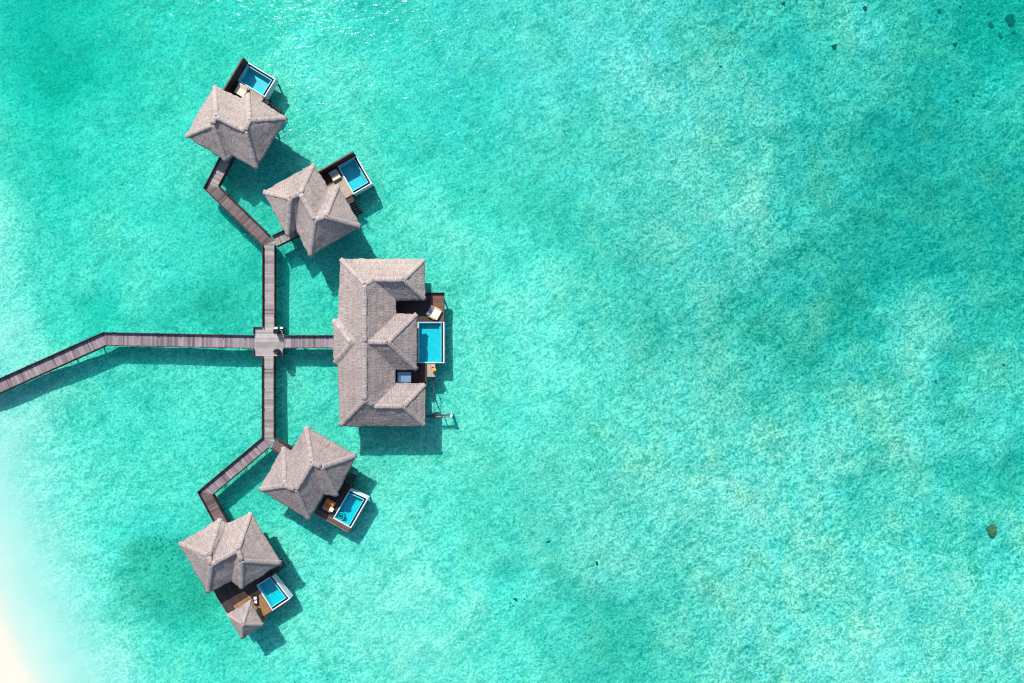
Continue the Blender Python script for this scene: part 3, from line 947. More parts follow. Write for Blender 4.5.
# ---- villa 4
zz4 = zpx((310, 475), 11.386)
def q4(x, y, z=1.72): return xy(W(*zz4(x, y), z))
Pq = [q4(450, 168), q4(662, 266), q4(466, 606), q4(262, 492)]
jc = q4(345, 470, 1.4)
make_pool(V4, Pq, whites=(0, 1), jacuzzi=(jc.x, jc.y, 0.58))
e4 = (Pq[1] - Pq[2]).normalized(); d4 = (Pq[3] - Pq[2]).normalized()   # e4 up-right, d4 towards house
Ld = 6.2
q = [Pq[2] - e4 * 0.75 + d4 * 0.1, Pq[2] - e4 * 0.004 + d4 * 0.1, Pq[2] - e4 * 0.004 + d4 * Ld, Pq[2] - e4 * 0.75 + d4 * Ld]
deck_part(V4, q, 'deck', e4, 'deck', 'red brown boards of the lower deck edge')
pw = (Pq[3] - Pq[2]).length
plong = (Pq[1] - Pq[2]).length
q = [Pq[3] + d4 * 0.004, Pq[3] + d4 * 0.004 + e4 * (plong), Pq[3] + d4 * (Ld - pw) + e4 * (plong), Pq[3] + d4 * (Ld - pw)]
deck_part(V4, q, 'screen', d4, 'deck', 'boards beside the pool, eave shade put into their dark colour')  # shaded copy of the deck, painted by the darker boards
a = Pq[2] - e4 * 0.80 + d4 * 0.05; b = Pq[2] - e4 * 0.80 + d4 * Ld
edge_board(V4, a, b, 1.35, 1.64, M['walk_pale'], 0.06)
edge_board(V4, Pq[2] - e4 * 0.76 + d4 * 0.04, Pq[2] - e4 * .02 + d4 * 0.04, 1.25, 1.60, M['kerb'])
add_piles(V4, [Pq[2] - e4 * 0.4 + d4 * t for t in (0.5, 3.2, 6.0)], 1.4)
make_steps(V4, Pq[0] + d4 * 0.75 - e4 * 0.1, e4, d4, 4)

# ---- villa 5
zz5 = zpx((215, 560), 8.506)
def q5(x, y, z=1.72): return xy(W(*zz5(x, y), z))
Pq5 = [q5(485, 133), q5(640, 330), q5(487, 432), q5(352, 216)]
make_pool(V5, Pq5, whites=(0, 1))
dd = (Pq5[2] - Pq5[3]).normalized()       # down-right direction (long side)
ee = Vector((dd.y, -dd.x))
if ee.x > 0: ee = -ee                      # down-left, away from pool
Lw = 6.25
back = 3.4
Lg = 4.85
q = [Pq5[2] + ee * (Lg + .004), Pq5[2] + ee * Lw, Pq5[2] + ee * Lw - dd * (3.9), Pq5[2] + ee * (Lg + .004) - dd * 3.9]
deck_part(V5, q, 'screen', ee, 'deck', 'boards along the outer left edge, darkened as a shadow strip')  # shadow strip beside the golden patch, painted as dark boards
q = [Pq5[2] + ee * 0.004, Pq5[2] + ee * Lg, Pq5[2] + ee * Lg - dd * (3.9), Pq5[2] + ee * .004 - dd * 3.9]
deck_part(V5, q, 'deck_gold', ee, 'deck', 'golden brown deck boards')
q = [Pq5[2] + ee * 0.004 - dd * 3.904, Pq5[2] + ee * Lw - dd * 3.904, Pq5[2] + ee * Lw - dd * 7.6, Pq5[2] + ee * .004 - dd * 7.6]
deck_part(V5, q, 'screen', ee, 'deck', 'boards close to the house, roof shade put into their dark colour')  # roof shadow over the golden deck, painted as dark boards
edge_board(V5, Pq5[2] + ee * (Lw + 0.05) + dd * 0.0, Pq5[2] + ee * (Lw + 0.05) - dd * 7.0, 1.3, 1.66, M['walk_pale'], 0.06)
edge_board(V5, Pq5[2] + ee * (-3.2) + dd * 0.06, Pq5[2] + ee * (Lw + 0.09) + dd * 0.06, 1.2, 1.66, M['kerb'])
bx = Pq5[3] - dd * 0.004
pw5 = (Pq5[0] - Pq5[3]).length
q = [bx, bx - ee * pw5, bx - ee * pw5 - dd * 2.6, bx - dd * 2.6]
deck_part(V5, q, 'screen', ee, 'deck', 'boards behind the pool, shade put into their dark colour')  # shade behind the pool, painted as dark boards
add_piles(V5, [Pq5[2] + ee * a - dd * b for a in (0.5, 3.3, 6.3) for b in (0.4, 3.6)], 1.4)
make_steps(V5, Pq5[0] - dd * 0.7 - ee * (-0.1), -ee, dd, 4)

# small pavilion with its own pyramid roof on villa 5's deck
pav = [W(*z5(362, 428), 3.7), W(*z5(423, 533), 3.7), W(*z5(327, 594), 3.7), W(*z5(263, 490), 3.7)]
apx = W(*z5(329, 532), 5.5)
pc = sum((v for v in pav), Vector()) / 4
PV = thing('deck_pavilion', 'small pyramid thatched pavilion at the corner of the golden deck', 'pavilion', (pc.x, pc.y, 0))
make_roof(PV, pav + [apx], [(0, 1, 4), (1, 2, 4), (2, 3, 4), (3, 0, 4)], [(4, 0), (4, 1), (4, 2), (4, 3)], 9, cr=0.12, cuts=(4, 2), thick=0.26)
ins = inset_poly([xy(v) for v in pav], 0.4)
slab('floor', PV, inset_poly([xy(v) for v in pav], 0.3), 1.30, DECK + 0.012, M['deck_gold'], ee)
for v in ins:
    bm = bmesh.new(); cyl(bm, v.x, v.y, 0.08, DECK + 0.012, 3.75, 8)
    obj('post', bm, M['pile'], PV)
add_piles(PV, [v.lerp(xy(pc), 0.1) for v in ins], 1.32)

# ---- the large villa
z3 = zpx((320, 245), 6.827)
z6 = zpx((320, 335), 6.207)
E_, Rz, Rs = EAVE, 7.25, 6.45
P = {
 'a': (*z3(138, 93), E_), 'b': (*z3(714, 95), E_), 'c': (*z3(719, 373), E_), 'd': (*z3(521, 376), E_),
 'e': (*z3(521, 470), E_), 'f': (*z3(661, 469), E_), 'g': (*z6(601, 217), E_), 'h': (*z6(471, 220), E_),
 'i': (*z6(470, 303), E_), 'j': (*z6(653, 303), E_), 'k': (*z6(652, 566), E_), 'l': (*z6(121, 566), E_),
 'm': (*z6(108, 190), E_), 'n': (*z6(86, 176), E_), 'o': (*z3(86, 508), E_), 'p': (*z3(122, 498), E_),
 'A': (*z3(302, 268), Rz), 'B': (*z3(368, 236), Rs), 'C': (*z3(568, 236), Rs),
 'D': (*z6(276, 404), Rz), 'F': (*z6(332, 443), Rs), 'G': (*z6(516, 445), Rs),
 'J': (*z3(325, 664), Rz - .25), 'K': (*z3(462, 664), Rz - .25), 'X': (*z3(303, 664), Rz),
 'L': (*z3(212, 668), Rz - .9), 'Mm': (*z3(250, 664), Rz - .75),
}
names = list(P); ix = {n: i for i, n in enumerate(names)}
MV = [W(*P[n]) for n in names]
def F_(s): return tuple(ix[t] for t in s.split())
MF = [F_('a b C B A'), F_('b c C'), F_('c d B C'), F_('d e J X A B'), F_('e f K J'), F_('f g K'), F_('g h J K'),
      F_('h i F D X J'), F_('i j G F'), F_('j k G'), F_('k l D F G'), F_('l m Mm X D'), F_('m n L Mm'), F_('n o L'), F_('o p Mm L'), F_('p a A X Mm')]
MH = [F_(s) for s in ('A a', 'C b', 'C c', 'B C', 'A X', 'X D', 'J K', 'K f', 'K g', 'G j', 'G k', 'F G', 'D l', 'L n', 'L o', 'A B', 'D F')]
mc = W(380, 343, 0)
MVL = thing('overwater_villa', 'largest thatched villa with three wings and a long pool on its right side', 'villa', (mc.x, mc.y, 0), 'thatched villas with private pools around the walkway')
make_roof(MVL, MV, MF, MH, 12, cr=0.16, cuts=(5, 4))
out = [MV[ix[n]] for n in 'a b c d e f g h i j k l'.split()] 
fl = inset_poly([xy(v) for v in out], 0.7)
slab('floor', MVL, fl, 1.2, 1.555, M['deck'], (0, 1))
add_walls(MVL, out, 1.56, 4.02, 1.15)
add_piles(MVL, grid_in(inset_poly([xy(v) for v in out], 1.0), 0, 3.2), 1.25)

zz3 = zpx((390, 285), 13.66)
zz6 = zpx((390, 355), 9.757)
def m3(x, y, z=DECK): return xy(W(*zz3(x, y), z))
def m6(x, y, z=DECK): return xy(W(*zz6(x, y), z))
# north courtyard deck: shade put into the colour of the left boards
xr = m3(735, 110).x; yt = m3(735, 112).y; yb = m3(735, 497).y
xs_ = m3(560, 0).x
slab('deck', MVL, [Vector((m3(60, 0).x, yb)), Vector((xs_ - .004, yb)), Vector((xs_ - .004, yt)), Vector((m3(60, 0).x, yt))], 1.35, DECK, M['screen'], (0, 1), 'upper courtyard boards, shade put into their dark colour')
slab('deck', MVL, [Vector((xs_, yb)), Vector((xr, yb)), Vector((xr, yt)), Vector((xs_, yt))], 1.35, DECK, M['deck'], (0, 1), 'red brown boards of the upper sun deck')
edge_board(MVL, (xr + .03, yb), (xr + .03, yt), 1.2, 1.66, M['kerb'])
edge_board(MVL, (m3(480, 0).x, yt + .04), (xr + .07, yt + .04), 1.2, 2.0, M['kerb'])
px0 = m3(378, 0, 1.72).x; px1 = m3(741, 0, 1.72).x; py0 = m3(0, 503, 1.72).y; py1 = m6(0, 79, 1.72).y
make_pool(MVL, [Vector((px1, py1)), Vector((px1, py0)), Vector((px0, py0)), Vector((px0, py1))], whites=(0,))
slab('deck', MVL, [Vector((px0 - 1.6, py1)), Vector((px0 - .004, py1)), Vector((px0 - .004, py0)), Vector((px0 - 1.6, py0))], 1.36, DECK, M['deck_gold'], (0, 1), 'golden boards beside the long pool')
# south deck: sunlit corner and shaded rest put into the board colours
sy0 = py1 - 0.004; sy1 = m6(0, 290).y
xm = m6(362, 0).x; xr2 = m6(440, 0).x
slab('deck', MVL, [Vector((m6(200, 0).x, sy1)), Vector((xm, sy1)), Vector((xm, sy0)), Vector((m6(200, 0).x, sy0))], 1.35, DECK, M['screen'], (1, 0), 'boards of the lower deck, shade put into their dark colour')
slab('deck', MVL, [Vector((xm + .004, m6(0, 213).y)), Vector((xr2, m6(0, 213).y)), Vector((xr2, sy0)), Vector((xm + .004, sy0))], 1.33, DECK, M['deck_tan'], (1, 0), 'deck corner boards, sunlight put into their pale pinkish colour')
slab('deck', MVL, [Vector((m6(40, 0).x, sy1)), Vector((m6(200, 0).x - .004, sy1)), Vector((m6(200, 0).x - .004, sy0)), Vector((m6(40, 0).x, sy0))], 1.34, DECK - .01, M['screen'], (0, 1))
add_piles(MVL, [Vector((xr - .4, yt - .4)), Vector((xr - .4, yb + .4)), Vector((xr2 - .3, sy0 - 1.6)), Vector((xm - .5, sy1 + .4))], 1.4)
# glass roof in the lower courtyard
gx0, gx1 = m6(70, 0, 3.3).x, m6(206, 0, 3.3).x; gy0, gy1 = m6(0, 163, 3.3).y, m6(0, 300, 3.3).y
bm = bmesh.new(); frame_box(bm, ((gx0 + gx1) / 2, (gy0 + gy1) / 2), (1, 0), (0, 1), gx1 - gx0, gy0 - gy1, 3.2, 3.24)
gr = obj('skylight', bm, M['glass'], MVL)
bm = bmesh.new()
for a, b in (((gx0, gy0), (gx1, gy0)), ((gx1, gy0), (gx1, gy1)), ((gx0, gy1), (gx0, gy0)), ((gx0, gy1), (gx1, gy1))):
    seg_box(bm, a, b, 0.09, 3.15, 3.30 if a[0] != b[0] else 3.29)
obj('frame', bm, M['dark'], gr)
bm = bmesh.new(); frame_box(bm, m6(155, 232, 3.3), (1, 0), (0, 1), 0.98 * 1.6, 0.95, 3.243, 3.275)
obj('vent_pane', bm, mat_plain('pale_glass', (0.12, 0.18, 0.27), 0.2, 0.08), gr)
# swim walk: thin rail and a narrow gangway with steps at the lower right
SW = bpy.data.objects.new('swim_walk', None); C.objects.link(SW); SW.parent = MVL
g0 = m6(300, 600, 0.8); g1 = m6(598, 592, 0.8)
SW.location = Vector((g0.x, g0.y, 0)) - MVL.location
bm = bmesh.new(); seg_box(bm, g0, g1, 0.34, 0.66, 0.80); plank_uv(bm, (1, 0)); obj('gangway', bm, M['walk'], SW)
for s in (-1, 1):
    bm = bmesh.new(); seg_box(bm, g0 + Vector((1.0, 0.20 * s)), g1 + Vector((0, 0.20 * s)), 0.05, 0.82, 0.92); plank_uv(bm, (1, 0)); obj('rail', bm, M['kerb'], SW)
bm = bmesh.new(); cyl(bm, g1.x, g1.y, 0.22, -1.7, 1.1, 10); obj('end_post', bm, M['stone'], SW)
add_piles(SW, [g0.lerp(g1, t) for t in (0.35, 0.7)], 0.66, 0.08)
h0 = m6(427, 215, 1.0); h1 = m6(430, 590, 1.0)
bm = bmesh.new(); seg_box(bm, h0, h1, 0.09, 0.92, 1.0); plank_uv(bm, (0, 1)); obj('rail', bm, M['kerb'], SW)
add_piles(SW, [h0.lerp(h1, t) for t in (0.02, 0.28, 0.62, 0.97)], 1.25, 0.07, 'rail_post')

# ------------------------------------------------------------------ boardwalk
WALK = 1.1
BW = thing('boardwalk', 'long timber boardwalk on piles joining the beach and the five villas', 'boardwalk', tuple(W(269, 341.5, 0)))
def pxl(p, z=WALK): return xy(W(p[0], p[1], z))
def miter(pts, hw):
    """left/right offset points of a polyline"""
    Lf, Rt = [], []
    n = len(pts)
    for i, p in enumerate(pts):
        if i == 0: d = (pts[1] - p).normalized(); m = Vector((-d.y, d.x)); k = hw
        elif i == n - 1: d = (p - pts[i - 1]).normalized(); m = Vector((-d.y, d.x)); k = hw
        else:
            d1 = (p - pts[i - 1]).normalized(); d2 = (pts[i + 1] - p).normalized()
            n1 = Vector((-d1.y, d1.x)); n2 = Vector((-d2.y, d2.x))
            m = (n1 + n2).normalized(); k = hw / max(0.4, m.dot(n1))
        Lf.append(p + m * k); Rt.append(p - m * k)
    return Lf, Rt

HW = 0.97
def walkway(pxs, mats, zoff=0.0, kerbs=(True, True), hw=HW, labels=None, trim=None):
    trim = trim or {}
    pts = [pxl(p) for p in pxs]
    Lf, Rt = miter(pts, hw)
    Lk, Rk = miter(pts, hw + 0.05)
    for i in range(len(pts) - 1):
        d = (pts[i + 1] - pts[i]); Ls = d.length; d.normalize()
        bm = bmesh.new()
        prism(bm, [Rt[i], Rt[i + 1], Lf[i + 1], Lf[i]], WALK - 0.16 + zoff, WALK + zoff)
        plank_uv(bm, d)
        sec = obj('walkway_section', bm, M[mats[i]], BW, labels[i] if labels else None)
        for side, P_ in ((0, Lk), (1, Rk)):
            if not kerbs[side]: continue
            t0, t1 = trim.get((i, side), (0, 0))
            dk = (P_[i + 1] - P_[i]).normalized()
            bm = bmesh.new(); seg_box(bm, P_[i] + dk * t0, P_[i + 1] - dk * t1, 0.11, WALK - 0.35, WALK + 0.46 - 0.013 * (i % 3)); plank_uv(bm, d)
            obj('kerb_board', bm, M['kerb'], sec)
            m = max(1, int(Ls / 3.2))
            for k in range(m):
                q = P_[i].lerp(P_[i + 1], (k + 0.5) / m)
                bm = bmesh.new(); frame_box(bm, q, d, (-d.y, d.x), 0.16, 0.17, WALK - 0.35, WALK + 0.58)
                plank_uv(bm, d)
                obj('kerb_post', bm, M['kerb'], sec)
        m = max(1, int(Ls / 4.2))
        for k in range(m):
            q = pts[i].lerp(pts[i + 1], (k + 0.5) / m)
            nn = Vector((-d.y, d.x))
            add_piles(sec, [q + nn * 0.5, q - nn * 0.5], WALK - 0.30, 0.09)
            bm = bmesh.new(); frame_box(bm, q, nn, d, 1.6, 0.16, WALK - 0.36, WALK - 0.165); plank_uv(bm, nn)
            obj('cross_beam', bm, M['pile'], sec)

walkway([(-60, 412.5), (0, 386.2), (105.5, 338.9), (254.3, 341.9)], ['walk', 'walk', 'walk'])
walkway([(283.6, 341.7), (341, 341.6)], ['walk'], hw=0.93)
walkway([(269.4, 327.4), (269.4, 243.2), (212.0, 187.5), (229, 155)], ['walk_pale', 'walk_brown', 'walk_pale'], zoff=0.0, hw=0.9, labels=[None, 'reddish brown section of the boardwalk', None], trim={(0, 1): (0, .75), (1, 1): (1.25, 0)})
walkway([(275.0, 241.5), (297, 230.8)], ['walk_pale'], zoff=0.006, kerbs=(True, True), hw=0.85)
walkway([(268.9, 356.0), (268.9, 440.0), (206, 492.8), (224, 526)], ['walk_pale', 'walk', 'walk_brown'], hw=0.88, trim={(0, 0): (0, .75), (1, 0): (1.25, 0)})
walkway([(274.3, 443), (298, 458)], ['walk_brown'], zoff=0.006, hw=0.85)
pa, pb = pxl((254.3, 327.2)), pxl((283.6, 356.2))
slab('platform', BW, [Vector((pa.x, pb.y)), Vector((pb.x, pb.y)), Vector((pb.x, pa.y)), Vector((pa.x, pa.y))], WALK - 0.15, WALK + 0.012, M['platform'], (0, 1), 'square platform where the four walkways cross')
add_piles(BW, [Vector((x, y)) for x in (pa.x + .4, (pa.x + pb.x) / 2, pb.x - .4) for y in (pa.y - .4, (pa.y + pb.y) / 2, pb.y + .4)], WALK - .15, 0.12)
def kerb(a, b):
    bm = bmesh.new(); seg_box(bm, a, b, 0.11, WALK - 0.3, WALK + 0.37); plank_uv(bm, xy(b) - xy(a)); obj('kerb_board', bm, M['kerb'], BW)
yl0, yl1 = pxl((0, 334.6)).y, pxl((0, 348.6)).y
xa, xb = pxl((262.6, 0)).x, pxl((275.9, 0)).x
for a, b in (((pa.x, pa.y), (xa - .06, pa.y)), ((pa.x, pb.y), (xa - .06, pb.y)), ((xb + .06, pa.y), (pb.x, pa.y)), ((xb + .06, pb.y), (pb.x, pb.y)),
             ((pa.x - .002, pa.y - .06), (pa.x - .002, yl0 + .06)), ((pa.x - .002, yl1 - .06), (pa.x - .002, pb.y + .06)), ((pb.x + .002, pa.y - .06), (pb.x + .002, yl0 + .06)), ((pb.x + .002, yl1 - .06), (pb.x + .002, pb.y + .06))):
    kerb(a, b)

# things on the platform
def urn(px, py, label):
    o = W(px, py, WALK)
    t = thing('planter', label, 'planter', (o.x, o.y, WALK + .012), 'dark planters on the crossing platform')
    prof = [(a * 1.25, b) for a, b in [(0.16, 0), (0.30, 0.15), (0.36, 0.45), (0.30, 0.75), (0.24, 0.86), (0.32, 0.95), (0.27, 0.95), (0.22, 0.88)]]
    bm = bmesh.new(); n = 18
    rings = [[bm.verts.new((o.x + r * math.cos(2 * math.pi * i / n), o.y + r * math.sin(2 * math.pi * i / n), WALK + .014 + z)) for i in range(n)] for r, z in prof]
    for k in range(len(rings) - 1):
        for i in range(n):
            f = bm.faces.new((rings[k][i], rings[k][(i + 1) % n], rings[k + 1][(i + 1) % n], rings[k + 1][i])); f.smooth = True
    bm.faces.new(rings[0][::-1]); bm.faces.new(rings[-1])
    obj('pot', bm, M['dark'], t)
    bm = bmesh.new()
    for i in range(130):
        a = random.uniform(0, 6.28); r = random.uniform(0.05, 0.42); z = WALK + 0.95 + random.uniform(0, 0.42)
        c = Vector((o.x + r * 0.6 * math.cos(a), o.y + r * 0.6 * math.sin(a), z))
        dv = Vector((math.cos(a), math.sin(a), random.uniform(-0.2, 0.8))).normalized() * 0.28
        s = dv.cross(Vector((0, 0, 1))).normalized() * 0.05
        bm.faces.new([bm.verts.new(p) for p in (c, c + dv * .5 + s, c + dv, c + dv * .5 - s)])
    obj('foliage', bm, M['greenery'], t)
    return t
urn(278.6, 331.6, 'dark potted plant on the crossing platform, upper of the two')
urn(278.8, 351.6, 'dark potted plant on the crossing platform, lower of the two')
o = W(279.7, 327.9, WALK)
bt = thing('bench', 'small white bench at the upper right corner of the crossing platform', 'bench', (o.x, o.y, WALK + .012))
for s in (-0.42, 0.42):
    bm = bmesh.new(); frame_box(bm, (o.x + s, o.y), (1, 0), (0, 1), 0.5, 0.30, WALK + .42, WALK + .48); obj('seat', bm, M['white'], bt)
for s in (-0.55, -0.1, 0.1, 0.55):
    bm = bmesh.new(); frame_box(bm, (o.x + s, o.y), (1, 0), (0, 1), 0.06, 0.26, WALK + .014, WALK + .42); obj('leg', bm, M['dark'], bt)

# ------------------------------------------------------------------ deck furniture
def rounded(bm, c, ex, ey, sx, sy, z0, z1, bev=0.05):
    fs = frame_box(bm, c, ex, ey, sx, sy, z0, z1)
    es = list({e for f in fs for e in f.edges})
    bmesh.ops.bevel(bm, geom=es, offset=bev, segments=3, affect='EDGES', profile=0.6)

def daybed(label, c, ang, sx, sy, base='rattan', mat='cushion', head='cushion_g', pillows=2, headfrac=0.32, towel=None, z=DECK, pil='cushion_w'):
    c = xy(c)
    ex = Vector((math.cos(ang), math.sin(ang))); ey = Vector((-ex.y, ex.x))
    t = thing('daybed', label, 'daybed', (c.x, c.y, z), 'daybeds on the pool decks')
    bm = bmesh.new(); rounded(bm, c, ex, ey, sx, sy, z + 0.10, z + 0.30, 0.03); obj('base', bm, M[base], t)
    for a in (-1, 1):
        for b in (-1, 1):
            bm = bmesh.new(); frame_box(bm, c + ex * (a * (sx / 2 - .1)) + ey * (b * (sy / 2 - .1)), ex, ey, 0.07, 0.07, z + 0.002, z + 0.10); obj('leg', bm, M['dark'], t)
    hf = sx * headfrac
    bm = bmesh.new(); rounded(bm, c + ex * (hf / 2), ex, ey, sx - hf - .06, sy - .1, z + 0.30, z + 0.46, 0.05)
    for f in bm.faces: f.smooth = True
    obj('mattress', bm, M[mat], t)
    # raised head end
    bm = bmesh.new(); frame_box(bm, (0, 0), (1, 0), (0, 1), hf + .1, sy - .1, -0.07, 0.07)
    es = bm.edges[:]
    bmesh.ops.bevel(bm, geom=es, offset=0.04, segments=2, affect='EDGES')
    Mx = Matrix.Translation((c.x - ex.x * (sx / 2 - hf / 2 - .02), c.y - ex.y * (sx / 2 - hf / 2 - .02), z + 0.55)) @ Matrix.Rotation(ang, 4, 'Z') @ Matrix.Rotation(R(28), 4, 'Y')
    bmesh.ops.transform(bm, matrix=Mx, verts=bm.verts)
    obj('backrest', bm, M[head], t)
    for k in range(pillows):
        yy = (k - (pillows - 1) / 2) * sy / max(1, pillows) * 0.9
        pc_ = c - ex * (sx / 2 - hf - 0.22) + ey * yy
        bm = bmesh.new(); rounded(bm, pc_, ex, ey, 0.32, sy / max(1, pillows) * 0.68, z + 0.462, z + 0.60, 0.05)
        for f in bm.faces: f.smooth = True
        obj('pillow', bm, M[pil], t)
    if towel:
        bm = bmesh.new(); frame_box(bm, c + ex * (sx * 0.1) + ey * (sy / 2 - 0.02), ex, ey, sx * 0.6, 0.30, z + 0.05, z + 0.475); obj('towel', bm, M[towel], t)
        bm = bmesh.new(); frame_box(bm, c + ex * (sx * 0.0) - ey * (sy / 2 - 0.02), ex, ey, sx * 0.55, 0.24, z + 0.05, z + 0.47); obj('towel', bm, M[towel], t)
    return t

def wa(d): return math.atan2(d.y, d.x)
n0, d, e, wide, pl = F1
c = pxl(zz1(325, 498), 2.05)
daybed('cream double daybed tucked under the eave of the uppermost villa', c, wa(d), 1.75, 1.75, 'rattan', 'cushion', 'cushion', 0)
n0, d, e, wide, pl = F2
c = pxl(zz2(208, 318), 2.05)
daybed('cream daybed with grey head end beside the upper right villa pool', c, wa(e) , 1.5, 1.45, 'rattan', 'cushion', 'cushion_g', 0, 0.5)
c = pxl(zz3(603, 380), 2.05)
daybed('large white daybed with yellow towels on the red brown upper deck', c, R(-30), 1.95, 1.7, 'rattan', 'cushion_w', 'cushion_g', 0, 0.34, 'towel')  # grey backrest: its shade is put into the cushion colour
c = q4(210, 350, 2.05)
daybed('orange daybed with white and grey cushions beside the round spa pool', c, wa(-e4), 1.75, 1.6, 'rattan', 'cushion_o', 'cushion_o', 0, 0.4)
# loose cushions of that daybed
for k, (dx, dy, mt, nm) in enumerate(((208 - 40, 375, 'cushion_g', 'grey'), (244, 395, 'cushion_w', 'white'))):
    cc = q4(dx, dy, 2.2)
    bm = bmesh.new(); rounded(bm, cc, e4, d4, 0.62, 0.66, DECK + 0.464, DECK + 0.60, 0.05)
    for f in bm.faces: f.smooth = True
    tag(obj('cushion', bm, M[mt], None, org=(cc.x, cc.y, DECK + .46)), '%s seat cushion lying on the orange daybed' % nm, 'cushion')

def lounger(label, c, ang, L=1.7, wd=0.8):
    c = xy(c); z = DECK
    ex = Vector((math.cos(ang), math.sin(ang))); ey = Vector((-ex.y, ex.x))
    t = thing('sun_lounger', label, 'sun lounger', (c.x, c.y, z))
    bm = bmesh.new(); rounded(bm, c, ex, ey, L, wd, z + .20, z + .30, .02); obj('frame', bm, M['dark'], t)
    for a in (-1, 1):
        for b in (-1, 1):
            bm = bmesh.new(); frame_box(bm, c + ex * (a * (L / 2 - .15)) + ey * (b * (wd / 2 - .08)), ex, ey, .07, .07, z + .002, z + .2); obj('leg', bm, M['dark'], t)
    for a in (-0.34, 0.28):
        bm = bmesh.new(); rounded(bm, c + ex * a, ex, ey, .44, wd * .66, z + .302, z + .42, .05)
        for f in bm.faces: f.smooth = True
        obj('cushion', bm, M['cushion_w'], t)
    return t
lounger('dark sun lounger with two white cushions on the golden deck', q5(344, 343, 1.95), wa(xy(W(345, 390)) - xy(W(338, 305))), 1.5, .72)

def armchair(label, c, ang):
    c = xy(c); z = DECK
    ex = Vector((math.cos(ang), math.sin(ang))); ey = Vector((-ex.y, ex.x))
    t = thing('armchair', label, 'armchair', (c.x, c.y, z))
    bm = bmesh.new(); rounded(bm, c, ex, ey, .72, .74, z + .12, z + .36, .05); obj('seat', bm, M['rattan'], t)
    bm = bmesh.new(); rounded(bm, c + ex * .02, ex, ey, .58, .54, z + .362, z + .46, .05); obj('cushion', bm, M['towel'], t)
    bm = bmesh.new(); rounded(bm, c - ex * .34, ex, ey, .12, .78, z + .362, z + .86, .04); obj('backrest', bm, M['rattan'], t)
    for s in (-1, 1):
        bm = bmesh.new(); rounded(bm, c + ey * (.35 * s) + ex * .04, ex, ey, .6, .09, z + .362, z + .60, .03); obj('armrest', bm, M['rattan'], t)
    for a in (-1, 1):
        for b in (-1, 1):
            bm = bmesh.new(); frame_box(bm, c + ex * (a * .28) + ey * (b * .28), ex, ey, .05, .05, z + .002, z + .12); obj('leg', bm, M['dark'], t)
    return t
armchair('yellow wicker armchair at the pale deck corner below the long pool', m6(424, 136, 2.1), R(200))

# ------------------------------------------------------------------ coral heads
def coral(px, py, size, label, mat='coral', lumps=7, seed=0, top=None, name='coral_head', group='coral heads on the lagoon floor'):
    rs = random.Random(seed)
    c = W(px, py, 0)
    c = W(px, py, BED(c.x, c.y))
    zb = BED(c.x, c.y)
    bm = bmesh.new()
    for k in range(lumps):
        a = rs.uniform(0, 6.28); rr = size * 0.62 * math.sqrt(rs.random()) if k else 0
        r = size * rs.uniform(0.30, 0.5)
        m = Matrix.Translation((c.x + rr * math.cos(a), c.y + rr * math.sin(a), zb + r * 0.25)) @ Matrix.Diagonal((r, r, r * rs.uniform(0.5, 0.8), 1))
        bmesh.ops.create_icosphere(bm, subdivisions=3, radius=1, matrix=m)
    for v in bm.verts:
        n = mnoise.noise(v.co * 2.4 + Vector((seed, 0, 0))) * 0.16 * size + mnoise.noise(v.co * 6) * 0.05
        v.co += (v.co - Vector((c.x, c.y, zb))).normalized() * n
    o = obj(name, bm, M[mat], None, smooth=True, org=(c.x, c.y, zb))
    tag(o, label, 'coral', group)
    return o
CORALS = [
 (992, 530.5, 1.35, 'lone brown coral head on the pale sand at the lower right', 'coral', 9),
 (989.6, 25, 0.62, 'round brown coral head left of the corner coral cluster', 'coral', 6),
 (988, 14.5, 0.42, 'tiny coral head just above the round brown one', 'coral_dk', 4),
 (1010, 20, 0.95, 'largest dark coral patch of the upper right corner cluster', 'coral_dk', 10),
 (999.5, 35.5, 0.6, 'greenish brown coral head at the lower left of the corner cluster', 'coral', 6),
 (1013.5, 33, 0.45, 'small brown coral head below the largest corner patch', 'coral', 5),
 (955.5, 44.5, 0.55, 'grey coral head standing alone left of the corner cluster', 'coral_dk', 5),
 (961, 7.5, 0.4, 'small dark coral near the top edge above the grey head', 'coral_dk', 4),
 (939, 11.5, 0.5, 'dark coral near the top edge, left of the small dark one', 'coral_dk', 4),
 (864, 9, 0.55, 'grey green coral near the top edge beside a pale sand patch', 'coral_dk', 6),
 (834, 47, 0.65, 'blurred dark coral left of the pale sand patch', 'coral_dk', 6),
 (783, 4, 0.45, 'dark coral at the top edge, left of all others', 'coral_dk', 4),
 (957, 101, 0.42, 'brownish coral speck in the dark weedy area', 'coral', 4),
 (973, 96, 0.36, 'smallest brown coral speck in the dark weedy area', 'coral', 3),
 (721, 66.5, 0.36, 'dark coral speck in the grey green water at top centre right', 'coral_dk', 3),
 (564, 131, 0.33, 'lone dark speck of coral in the upper middle water', 'coral_dk', 3),
 (516, 599, 0.42, 'small dark coral in the bright lower middle water', 'coral_dk', 4),
 (549, 542, 0.38, 'dark coral speck in the middle of the lower water', 'coral_dk', 3),
 (597, 563, 0.36, 'dark coral speck right of the lower middle one', 'coral_dk', 3),
 (936, 382.5, 0.35, 'dark coral speck in the middle right water', 'coral_dk', 3),
 (895, 268, 0.34, 'reddish coral speck in the weedy right water', 'coral', 3),
 (921, 250.5, 0.34, 'brown coral speck above the reddish one at right', 'coral', 3),
 (1004, 365, 0.36, 'dark coral speck near the right edge', 'coral_dk', 3),
]
for k, (px, py, s, lb, mt, nl) in enumerate(CORALS):
    coral(px, py, s, lb, mt, nl, seed=k * 3 + 1)

